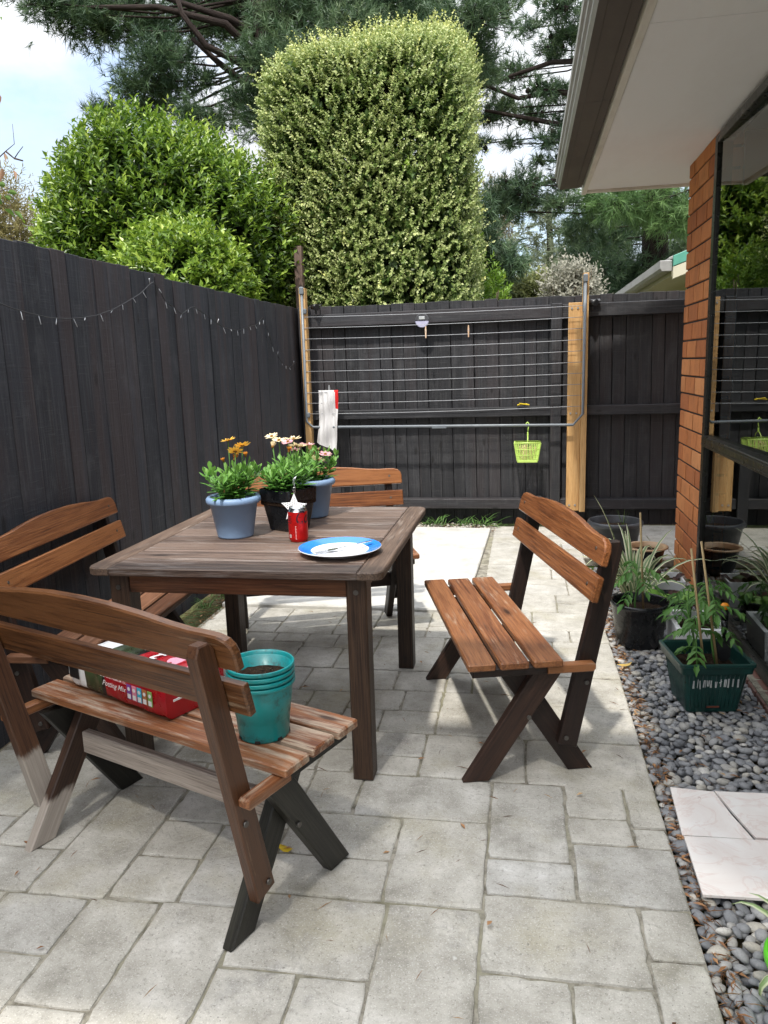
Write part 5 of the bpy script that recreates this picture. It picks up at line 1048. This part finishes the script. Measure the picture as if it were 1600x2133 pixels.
# fallen leaf, weeds along the fence
for (px, py, lab, mat) in ((592, 1767, 'fallen yellow leaf on the paving in front of the near bench', (.72, .50, .03)), (1300, 1385, 'curled yellow brown leaf on the pebbles beside the black tomato pot', (.62, .42, .10))):
    S = Strips(); S.add([(-.030, 0, .004), (-.012, .002, .003), (.005, .0, .004), (.02, -.001, .006), (.032, 0, .012)], [.002, .016, .021, .016, .002], (0, 1, .1), .25)
    o = S.build('fallen_leaf', leafmat('fallen_leaf', [mat, mat], .2, .5), None, label=lab, cat='leaf', group='single fallen leaves'); o.location = onz(px, py, .002); o.rotation_euler = (0, 0, random.uniform(-.5, .3))
WEED = leafmat('weed_leaves', [(.05, .12, .02), (.10, .22, .05), (.20, .33, .10)], .3, .6)
def weed(x, y, h, n, lab, seed):
    random.seed(seed); S = Strips()
    for i in range(n):
        az = random.uniform(0, 6.28); el = RAD(random.uniform(25, 80)); d = np.array((math.cos(az), math.sin(az), 0)); L = h * random.uniform(.6, 1.1); o = np.array((random.gauss(0, h * .35), random.gauss(0, h * .2), 0)); S.add([o + d * math.cos(el - v * .8) * L * v + np.array((0, 0, math.sin(el - .5 * v) * L * v)) for v in (0, .35, .7, 1)], [h * .03, h * .06, h * .05, .001], (-d[1], d[0], .1), .1)
    S.build('weed_clump', WEED, None, label=lab, cat='weeds', group='weeds along the foot of the fences').location = (x, y, -.01)
for i, (px, py, h, n, lab) in enumerate(((1010, 1083, .16, 34, 'tall grassy weed at the foot of the back fence, right end of the gravel strip'), (915, 1085, .12, 40, 'straggly grey green weed tuft in the middle of the gravel strip'), (885, 1092, .07, 36, 'low bright green weed beside the back bench at the gravel strip'), (1030, 1092, .05, 30, 'tiny weed at the far right corner of the concrete pad'), (965, 1090, .09, 40, 'sprawling weed between the two grassy tufts of the gravel strip'))):
    p = onz(px, py, 0); weed(p[0], min(p[1], 5.93), h, n, lab, i + 40)
for i, (px, py, h, lab) in enumerate(((470, 1240, .09, 'bright green weed beside the concrete pad, seen under the table'), (425, 1262, .08, 'low weed by the left fence, seen under the table'))):
    p = onz(px, py, 0); weed(p[0], p[1], h, 45, lab, i + 60)

# ================================================================== TREES AND SHRUBS
def lumps(n, seed):
    r = np.random.default_rng(seed); D = unit(r.normal(size=(n, 3))); A = r.uniform(.05, .16, n); Kp = r.uniform(6, 22, n)
    return lambda u: sum(a * np.exp(k * (u @ d - 1)) for d, a, k in zip(D, A, Kp))[:, None]
def shoots(C, Rd, n_sh, seed, lump, inner=.80, up=.5, lf=(8, 12), length=(.10, .22), leafL=(.045, .065), aspect=.42, zmin=-9, squ=1.0, depth=.15, rbias=0.0, tip_r=.5, front=None):
    """leafy shoots over the surface of a lumpy ellipsoid: V, F, rnd"""
    rg = np.random.default_rng(seed); u = unit(rg.normal(size=(n_sh, 3)))
    if squ != 1.0: uu = np.sign(u) * np.abs(u) ** squ; pos_u = uu / np.max(np.abs(uu), 1, keepdims=True) ** .0
    else: uu = u
    if squ != 1.0: m_ = (np.sum(np.abs(u) ** (2 / squ), 1, keepdims=True)) ** (squ / 2); uu = u / m_
    rr = (1 - depth * rg.random((n_sh, 1)) ** 1.5) * (1 + lump(u) - .08)
    P = np.array(C) + uu * rr * np.array(Rd); nrm = unit(u / np.array(Rd)); D = unit(nrm + np.array((0, 0, up)) + rg.normal(size=(n_sh, 3)) * .35)
    k = P[:, 2] > zmin
    if front is not None: k &= front(P)
    P, D, nrm = P[k], D[k], nrm[k]; n_sh = len(P); sl = rg.uniform(*length, n_sh); nl = int(np.mean(lf)); shr = rg.random(n_sh)
    LP = []; LD = []; LN = []; LL = []; RR = []
    for j in range(nl):
        q = (j + .5) / nl; az = j * 2.4 + rg.uniform(0, 6.28, n_sh) * .3; a = unit(np.cross(D, np.array((.3, .2, .9)))); b_ = np.cross(D, a); rad = a * np.cos(az)[:, None] + b_ * np.sin(az)[:, None]
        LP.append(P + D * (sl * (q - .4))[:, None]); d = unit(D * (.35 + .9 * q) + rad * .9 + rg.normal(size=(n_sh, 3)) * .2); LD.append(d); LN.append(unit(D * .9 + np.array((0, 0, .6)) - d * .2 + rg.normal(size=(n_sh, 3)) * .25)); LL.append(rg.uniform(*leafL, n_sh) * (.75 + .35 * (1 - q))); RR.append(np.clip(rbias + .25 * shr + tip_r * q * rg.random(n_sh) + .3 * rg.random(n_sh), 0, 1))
    LP, LD, LN, LL, RR = [np.concatenate(x) for x in (LP, LD, LN, LL, RR)]
    V, F = leaves(LP, LD, LN, LL, LL * aspect, .18); return V, F, np.repeat(RR, 4)
def merge(parts):
    V = []; F = []; R = []; n = 0
    for v, f, r in parts: V.append(v); F.append(f + n); R.append(r); n += len(v)
    return np.concatenate(V), np.concatenate(F), np.concatenate(R)
def stems(t, base, tips, r0, mat, name='stems', seed=0):
    random.seed(seed); b = MB()
    for tip in tips:
        p0 = np.array(base) + (random.uniform(-.15, .15), random.uniform(-.1, .1), 0); p1 = np.array(tip); mid = (p0 + p1) / 2 + np.array([random.uniform(-.1, .1) for _ in range(3)]); b.tube([p0, p0 * .6 + mid * .4 + (0, 0, .1), mid, p1 * .6 + mid * .4, p1], [r0, r0 * .85, r0 * .65, r0 * .4, r0 * .15], 6)
    return b.build(name, mat, t)

# clipped variegated tree behind the back fence
PIT = leafmat('variegated_leaves', [(.06, .11, .022), (.18, .26, .06), (.38, .45, .16), (.58, .62, .29), (.60, .62, .20)], .22, .45, .45, stops=[0, .2, .45, .78, 1])
hc = (-1.36, 7.12, 2.35); t = thing('clipped_tree', 'tall column shaped tree with tiny cream edged leaves, clipped flat, behind the back fence', 'tree', (hc[0], hc[1], 0))
o_ = np.array((hc[0], hc[1], 0)); lp_ = lumps(26, 4); C0 = (0, 0, hc[2] - .16)
def topz(P): return P[:, 2] < 3.98
pr_ = [shoots(C0, (.93, .74, 1.70), 17500, 1, lp_, up=.35, lf=(10, 12), length=(.06, .14), leafL=(.022, .033), aspect=.82, zmin=1.3, squ=.30, depth=.13, front=lambda P: P[:, 1] < .35),
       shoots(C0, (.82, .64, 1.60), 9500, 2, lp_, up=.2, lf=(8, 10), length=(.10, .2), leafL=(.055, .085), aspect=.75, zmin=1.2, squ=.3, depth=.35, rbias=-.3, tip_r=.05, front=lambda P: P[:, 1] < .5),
       shoots((0, 0, hc[2] + .0), (.86, .68, 1.55), 1500, 3, lp_, up=1.5, lf=(13, 15), length=(.18, .30), leafL=(.026, .036), aspect=.75, zmin=hc[2] + 1.20, squ=.30, depth=.05, rbias=.42),
       shoots(C0, (.95, .76, 1.70), 420, 5, lp_, up=.5, lf=(13, 15), length=(.18, .34), leafL=(.024, .036), aspect=.75, zmin=1.6, squ=.32, depth=.04, rbias=.3)]
V, F, R = merge(pr_); V[:, 2] -= .03; V[:, 0] *= 1 - .14 * np.clip((3.7 - V[:, 2]) / 2, 0, 1); np_mesh('foliage', V, F, PIT, t, np.clip(R, 0, 1))
stems(t, (0, 0, 0), [(random.uniform(-.7, .7), random.uniform(-.5, .3), random.uniform(2, 3.5)) for _ in range(14)], .035, MT['bark'], 'trunk', 3)
# glossy shrubs behind the left fence
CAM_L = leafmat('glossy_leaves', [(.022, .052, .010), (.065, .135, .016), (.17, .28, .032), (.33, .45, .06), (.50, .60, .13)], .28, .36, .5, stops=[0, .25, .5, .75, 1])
def shrub(name, label, C, Rd, spec, seed, mat, stem_n=16, cat='shrub', group=None, sm=None, stem_z=.0):
    t = thing(name, label, cat, (C[0], C[1], 0), 0, group); lp = lumps(22, seed); pr = []
    for k, sp in enumerate(spec): sc = sp.pop('scale', 1.0); pr.append(shoots((0, 0, C[2]), np.array(Rd) * sc, sp.pop('n'), seed * 10 + k, lp, **sp))
    V, F, R = merge(pr); np_mesh('foliage', V, F, mat, t, np.clip(R, 0, 1)); rg = random.Random(seed)
    stems(t, (0, 0, stem_z), [(rg.uniform(-.8, .8) * Rd[0], rg.uniform(-.8, .5) * Rd[1], C[2] + rg.uniform(-.3, .75) * Rd[2]) for _ in range(stem_n)], .028, sm or MT['twig'], 'stems', seed); return t
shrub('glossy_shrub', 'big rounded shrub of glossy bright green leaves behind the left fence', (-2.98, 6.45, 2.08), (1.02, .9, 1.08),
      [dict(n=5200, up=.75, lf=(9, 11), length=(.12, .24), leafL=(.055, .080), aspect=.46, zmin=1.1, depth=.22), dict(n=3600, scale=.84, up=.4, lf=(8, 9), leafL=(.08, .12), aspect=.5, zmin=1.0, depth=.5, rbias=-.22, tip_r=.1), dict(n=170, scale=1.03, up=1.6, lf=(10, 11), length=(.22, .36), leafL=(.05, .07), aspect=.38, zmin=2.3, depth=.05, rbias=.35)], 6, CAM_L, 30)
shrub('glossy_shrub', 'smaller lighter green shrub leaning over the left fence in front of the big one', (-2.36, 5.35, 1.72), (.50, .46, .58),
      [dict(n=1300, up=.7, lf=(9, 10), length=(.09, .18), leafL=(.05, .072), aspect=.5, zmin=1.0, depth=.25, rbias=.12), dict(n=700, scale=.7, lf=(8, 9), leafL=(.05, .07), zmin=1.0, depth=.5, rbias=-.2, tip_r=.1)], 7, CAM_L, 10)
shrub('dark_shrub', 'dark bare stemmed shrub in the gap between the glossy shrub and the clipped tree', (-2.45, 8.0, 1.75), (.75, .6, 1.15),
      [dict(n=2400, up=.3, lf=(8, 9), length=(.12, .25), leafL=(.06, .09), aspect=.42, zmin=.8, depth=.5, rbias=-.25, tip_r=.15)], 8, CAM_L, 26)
LIMEL = leafmat('lime_leaves', [(.08, .17, .02), (.20, .34, .04), (.34, .44, .06)], .3, .45); q = ony(1003, 606, 7.6)
shrub('lime_bush', 'small lime green bush peeping over the back fence beside the clipped tree', (q[0], 7.6, q[2] - .12), (.26, .3, .36), [dict(n=260, up=.7, lf=(9, 10), length=(.08, .16), leafL=(.05, .07), aspect=.4, zmin=.8, depth=.4, rbias=.1)], 9, LIMEL, 6)

# pines: tufts of needles on twigs, gathered in boughs
def needle_tufts(P, D, nn, L, w, rg):
    n = len(P); P = np.repeat(P, nn, 0); D0 = np.repeat(D, nn, 0); sh = rg.normal(size=(n * nn, 3)) * .62; d = unit(D0 + sh); s = unit(np.cross(d, rg.normal(size=(n * nn, 3)))); l = (L * rg.uniform(.7, 1.1, n * nn))[:, None]
    base = P + D0 * (rg.random((n * nn, 1)) - .5) * L * .7; V = np.stack([base - s * w / 2, base + s * w / 2, base + d * l + np.array((0, 0, -.12)) * l], 1).reshape(-1, 3); return V, np.arange(n * nn * 3).reshape(-1, 3)
def pine(name, label, trunk, tr, boughs, mat, seed, nn=18, L=.16, w=.009, dens=1.0, group=None, cat='tree', limbs=(), bark=None, cones=0, vsq=.75, updir=.55):
    """trunk: list of (px,py,dist); boughs: (px,py,dist,r_px); limbs: lists of (px,py,dist)"""
    rg = np.random.default_rng(seed); rd = random.Random(seed); W = [ony(*p) for p in trunk]; base = np.array((W[0][0], W[0][1], 0)); t = thing(name, label, cat, base, 0, group)
    W = [w_ - base for w_ in W]; b = MB(); Wd = [np.array((0, 0, -.3))] + W; k = len(Wd); b.tube(Wd, [tr * (1 - .55 * i / k) for i in range(k)], 10); b.build('trunk', bark or MT['pinebark'], t)
    TP_ = np.array([Wd[i] + (Wd[i + 1] - Wd[i]) * q for i in range(k - 1) for q in np.linspace(0, 1, 12)[:-1]])
    br = MB(); Ps = []; Ds = []; TR = []; cn = []
    for lm in limbs:
        Q = [ony(*p) - base for p in lm]; br.tube(Q, [tr * .20 * (1 - .75 * i / len(Q)) for i in range(len(Q))], 7)
    for (px, py, dist, rp) in boughs:
        c = ony(px, py, dist) - base; r = rp * dist / F_PX * 1.02; j = int(np.argmin(np.linalg.norm(TP_ - c - np.array((0, 0, .35 * np.linalg.norm(c[:2] - TP_[0, :2]))), axis=1) + np.abs(TP_[:, 2] - c[2] - .1) * .3)); a = TP_[j]
        if np.linalg.norm(c - a) > .3: m_ = (a + c) / 2 + (0, 0, -.06 * np.linalg.norm(c - a)); br.tube([a, m_, c], [tr * .07, tr * .05, .012], 5)
        n = max(8, int(190 * dens * (r / .5) ** 2)); u = unit(rg.normal(size=(n, 3))) * (rg.random((n, 1)) ** .45); p = c + u * np.array((r, r, r * vsq)) * (1 + .25 * rg.normal(size=(n, 1))); d = unit(u * .8 + np.array((0, 0, updir)) + rg.normal(size=(n, 3)) * .4); Ps.append(p); Ds.append(d); shade = rg.random() * .3; TR.append(np.clip(rg.random(n) * .7 + shade, 0, 1))
        for i in rg.choice(n, min(n, max(4, n // 7)), False): br.tube([c + rg.normal(size=3) * .05, (c + p[i]) / 2 + rg.normal(size=3) * .04, p[i]], [.011, .008, .004], 4, cap=False)
        for _ in range(int(cones * r * 5)):
            cn.append(c + unit(rg.normal(size=3)) * r * .7 * np.array((1, 1, .5)))
    br.build('branches', bark or MT['pinebark'], t)
    P, D, T_ = np.concatenate(Ps), np.concatenate(Ds), np.concatenate(TR); V, F = needle_tufts(P, D, nn, L, w, rg); np_mesh('needles', V, F, mat, t, np.repeat(T_, nn * 3))
    if cn:
        cb = MB(); cb.lathe([(.001, -.06), (.045, -.03), (.05, .0), (.03, .04), (.001, .06)], 8); c0 = cb.build('cone', MT['pinebark'], t); c0.location = cn[0]
        for q in cn[1:60]: c1 = c0.copy(); COL.objects.link(c1); c1.parent = t; c1.location = q
    return t
PN = leafmat('pine_needles', [(.026, .056, .028), (.052, .10, .048), (.10, .165, .075), (.16, .22, .10)], .2, .5, .4)
PNB = leafmat('bright_pine_needles', [(.05, .11, .035), (.10, .19, .055), (.17, .28, .09)], .25, .5, .4)
PNP = leafmat('pale_needles', [(.16, .20, .12), (.25, .29, .18), (.34, .37, .25)], .3, .6, .3)
GP = 'pines beyond the back fence'
A_ = [(90, 5, 60), (150, 30, 58), (215, 62, 62), (270, 20, 70), (320, 70, 62), (395, 15, 70), (330, 125, 60), (285, 175, 55), (345, 185, 55), (310, 235, 42), (205, 232, 30), (240, 248, 36), (400, 235, 45), (420, 165, 34), (375, 120, 40), (465, 55, 50), (530, 55, 62), (545, 130, 62), (500, 210, 46), (600, 30, 80), (690, 5, 80), (800, 10, 85), (890, 40, 80), (985, 40, 72), (980, 115, 55), (1040, 15, 45), (860, 90, 70), (1010, 150, 34), (455, 255, 36), (540, 260, 46), (570, 200, 50), (180, -10, 60), (480, -10, 60), (420, 60, 40), (620, 110, 70), (740, 70, 70)]
pine('pine_tree', 'huge dark pine spreading across the top behind the clipped tree', [(605, 620, 14.5), (590, 300, 14.5), (560, 120, 14.3), (540, -250, 14)], .40, [(x, y, 13.2 + (i * 37 % 17) * .12, r) for i, (x, y, r) in enumerate(A_)], PN, 31, nn=17, L=.19, w=.012, dens=1.15, group=GP,
     limbs=[[(575, 190, 14.3), (500, 130, 13.6), (430, 95, 13.4), (380, 30, 13.4), (360, -30, 13.4)], [(570, 150, 14.3), (470, 50, 13.5), (330, 15, 13.5), (190, 15, 13.5)], [(580, 230, 14.3), (520, 180, 14), (455, 130, 13.6), (400, 80, 13.5)], [(555, 90, 14.3), (480, 40, 13.8), (420, 20, 13.7), (300, -20, 13.6)]])
B_ = [(1165, 15, 48), (1185, 75, 45), (1150, 105, 34), (1015, 170, 36), (1075, 150, 34), (1125, 185, 32), (1045, 225, 38), (1105, 245, 34), (1165, 195, 34), (1150, 290, 32), (1015, 245, 26), (1185, 330, 34), (1125, 335, 18), (1085, 385, 48), (1035, 415, 45), (1100, 425, 40), (1180, 380, 34), (1000, 300, 24), (1165, 425, 34), (1065, 300, 20), (1180, 250, 30), (1100, 60, 24), (1060, 440, 34)]
pine('pine_tree', 'open branched pine with cones, its thick trunk showing under the eave', [(1366, 640, 16), (1364, 450, 16), (1362, 300, 16), (1352, -200, 16)], .30, [(x, y, 15 + (i * 29 % 13) * .12, r) for i, (x, y, r) in enumerate(B_)], PN, 32, nn=16, L=.18, w=.013, dens=1.0, group=GP, cones=2.2, vsq=.6,
     limbs=[[(1355, 120, 16), (1150, 130, 15.4), (1060, 160, 15.2)], [(1355, 230, 16), (1160, 190, 15.5), (1080, 205, 15.2), (990, 170, 15.2)], [(1355, 330, 16), (1170, 260, 15.6), (1090, 245, 15.3), (1010, 230, 15.2)], [(1355, 420, 16), (1170, 370, 15.6), (1110, 390, 15.4), (1040, 420, 15.3)], [(1355, 30, 16), (1190, 60, 15.6), (1140, 100, 15.5)]])
C_ = [(1225, 455, 40), (1215, 505, 40), (1265, 515, 52), (1320, 565, 52), (1390, 570, 50), (1250, 560, 46), (1300, 490, 38), (1420, 520, 36), (1340, 600, 50), (1205, 545, 36), (1245, 600, 40), (1420, 470, 34), (1290, 600, 46), (1265, 455, 40), (1190, 480, 26)]
pine('pine_tree', 'dark dense pine boughs low beyond the fence, left of the neighbour house', [(1480, 625, 18), (1480, 500, 18), (1478, 380, 18), (1470, 100, 18)], .3, [(x, y, (15.4 if y > 540 else 17.6) + (i * 31 % 11) * .15, r) for i, (x, y, r) in enumerate(C_)], PN, 33, nn=15, L=.2, w=.015, dens=1.1, group=GP)
C2 = [(1285, 425, 44), (1345, 415, 52), (1405, 425, 52), (1400, 462, 36), (1330, 450, 30), (1440, 440, 40), (1240, 415, 36)]
pine('pine_tree', 'bright green pine boughs hanging just below the eave, in front of the dark trunk', [(1475, 640, 15.2), (1475, 400, 15.2), (1465, 200, 15.2)], .2, [(x, y, 14.9 + (i * 31 % 7) * .12, r) for i, (x, y, r) in enumerate(C2)], PNB, 34, nn=16, L=.2, w=.012, dens=1.1, group=GP, updir=-.1)
D_ = [(1010, 440, 34), (1022, 500, 40), (1045, 545, 44), (1075, 550, 30), (1010, 560, 34), (1000, 500, 34), (1035, 590, 30)]
pine('pine_tree', 'dark young pine just right of the clipped tree', [(985, 640, 12), (985, 500, 12), (985, 380, 12)], .13, [(x, y, 11.7 + (i * 31 % 7) * .1, r) for i, (x, y, r) in enumerate(D_)], PN, 35, nn=16, L=.18, w=.012, dens=1.2, group=GP, updir=0)
E_ = [(1130, 450, 28), (1160, 480, 32), (1118, 510, 28), (1172, 530, 36), (1100, 545, 30), (1150, 575, 34), (1092, 475, 20), (1140, 540, 28), (1110, 590, 34), (1070, 500, 18), (1185, 570, 30), (1145, 420, 18)]
pine('pale_conifer', 'thin pale grey green conifer with an upright trunk, far behind the fence', [(1145, 640, 24), (1146, 500, 24), (1142, 405, 24)], .13, [(x, y, 23.5 + (i * 31 % 7) * .15, r) for i, (x, y, r) in enumerate(E_)], PNP, 36, nn=11, L=.24, w=.022, dens=.42, updir=.3)
WHT = leafmat('white_blossom', [(.26, .25, .19), (.38, .37, .30), (.48, .46, .39)], .3, .6, .2); OLV = leafmat('olive_leaves', [(.10, .13, .05), (.20, .22, .08), (.32, .32, .12)], .3, .6, .3); GLD = leafmat('gold_leaves', [(.22, .20, .08), (.34, .30, .13), (.44, .38, .20)], .35, .6, .3)
def far_shrub(name, label, px, py, dist, rx, rz, mat, seed, n=420, leafL=(.07, .12), cat='shrub', asp=.5):
    c = ony(px, py, dist); X, Z = rx * dist / F_PX, rz * dist / F_PX; shrub(name, label, (c[0], dist, c[2]), (X, X * .8, Z), [dict(n=n, up=.3, lf=(8, 9), length=(.2, .4), leafL=leafL, aspect=asp, zmin=.5, depth=.7)], seed, mat, 14, cat)
far_shrub('blossom_shrub', 'whitish blossoming shrub showing above the fence left of the right clothesline post', 1192, 602, 11, 50, 48, WHT, 51, 480, (.05, .09))
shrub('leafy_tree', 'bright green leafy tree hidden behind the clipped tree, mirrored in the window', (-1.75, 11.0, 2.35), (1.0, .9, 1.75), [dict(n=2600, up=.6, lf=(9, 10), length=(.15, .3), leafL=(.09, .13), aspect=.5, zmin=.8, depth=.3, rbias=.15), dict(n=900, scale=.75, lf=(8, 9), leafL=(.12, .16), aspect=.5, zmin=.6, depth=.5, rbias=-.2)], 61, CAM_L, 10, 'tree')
far_shrub('olive_bush', 'yellow green bush above the fence between the lime bush and the blossom shrub', 1085, 618, 13, 62, 36, OLV, 52, 420, (.08, .12))
far_shrub('golden_tree', 'pale golden feathery tree at the left edge behind the big glossy shrub', 20, 475, 15, 66, 120, GLD, 53, 700, (.08, .16), 'tree', .22)
far_shrub('grey_tree', 'faint beige tree far off between the clipped tree and the pines', 1035, 470, 27, 40, 90, leafmat('beige_leaves', [(.26, .24, .17), (.38, .34, .24)], .3, .7, .2), 54, 420, (.12, .2), 'tree', .3)
# twig with dry leaves at the left edge
tw0 = ony(-60, 330, 4.6); tb_ = (tw0[0] - .25, 4.6, 0); t = thing('bare_branch_tree', 'thin twigs with dry curled leaves and green tips reaching in at the left edge', 'tree', tb_)
b = MB(); b.tube([(0, 0, 0), (0.02, 0, 1.2), (-.02, 0, tw0[2] - .3), (.0, 0, tw0[2] + .3)], [.05, .04, .03, .02], 8)
def twl(px, py): return ony(px, py, 4.6) - np.array(tb_)
for pts in ([(-80, 420), (-20, 345), (12, 315), (30, 300), (26, 258)], [(12, 315), (30, 330), (38, 318), (48, 305)], [(-80, 430), (-20, 405), (10, 395), (25, 390)], [(-60, 250), (-20, 200), (-3, 170)], [(30, 330), (48, 335)]): b.tube([twl(*p) for p in pts], [.006, .0045, .003, .002, .0012][:len(pts)], 5)
b.build('twigs', MT['bark'], t); S = Strips()
for (px, py, L, r) in ((5, 350, .075, .1), (28, 355, .06, .2), (8, 318, .05, .3), (15, 400, .07, .9), (2, 405, .08, .95), (30, 440, .07, .9), (5, 425, .09, .9), (22, 415, .07, 1), (-2, 195, .06, .1), (0, 35, .04, .9), (-5, 330, .07, .5), (10, 435, .08, .9), (-4, 385, .08, .85)):
    c = twl(px, py); d = unit(np.array((random.uniform(-.5, .8), random.uniform(-.4, .4), -.9 if r < .6 else random.uniform(-.2, .3)))[None])[0]; S.add([c + d * L * v + np.array((0, 0, -.01 * v * v)) for v in (0, .3, .6, 1)], [.003, L * .42, L * .38, .002], np.cross(d, (0, 1, .2)), .3, r)
S.build('leaves', leafmat('dry_and_green_leaves', [(.30, .16, .09), (.42, .28, .20), (.10, .18, .04), (.13, .22, .05)], .3, .6, .2, stops=[0, .4, .6, 1]), t)
# far wood and hills as one mass
rg = np.random.default_rng(77); n = 6000; an = rg.uniform(RAD(40), RAD(140), n); ds = rg.uniform(38, 46, n); P = np.stack([np.cos(an) * ds, np.sin(an) * ds, rg.random(n) ** .8 * (3.2 + 1.2 * np.sin(an * 23) + .8 * np.sin(an * 57))], 1)
D = unit(rg.normal(size=(n, 3)) + (0, 0, .4)); V, F = leaves(P, D, rand_dir(n), rg.uniform(.5, 1.0, n), rg.uniform(.3, .6, n), .2)
np_mesh('distant_wood', V, F, leafmat('far_leaves', [(.07, .10, .04), (.14, .17, .08), (.20, .21, .12)], .25, .7, .2), None, np.repeat(rg.random(n), 4), kind='stuff', label='distant belt of mixed trees low on the horizon', cat='wood')
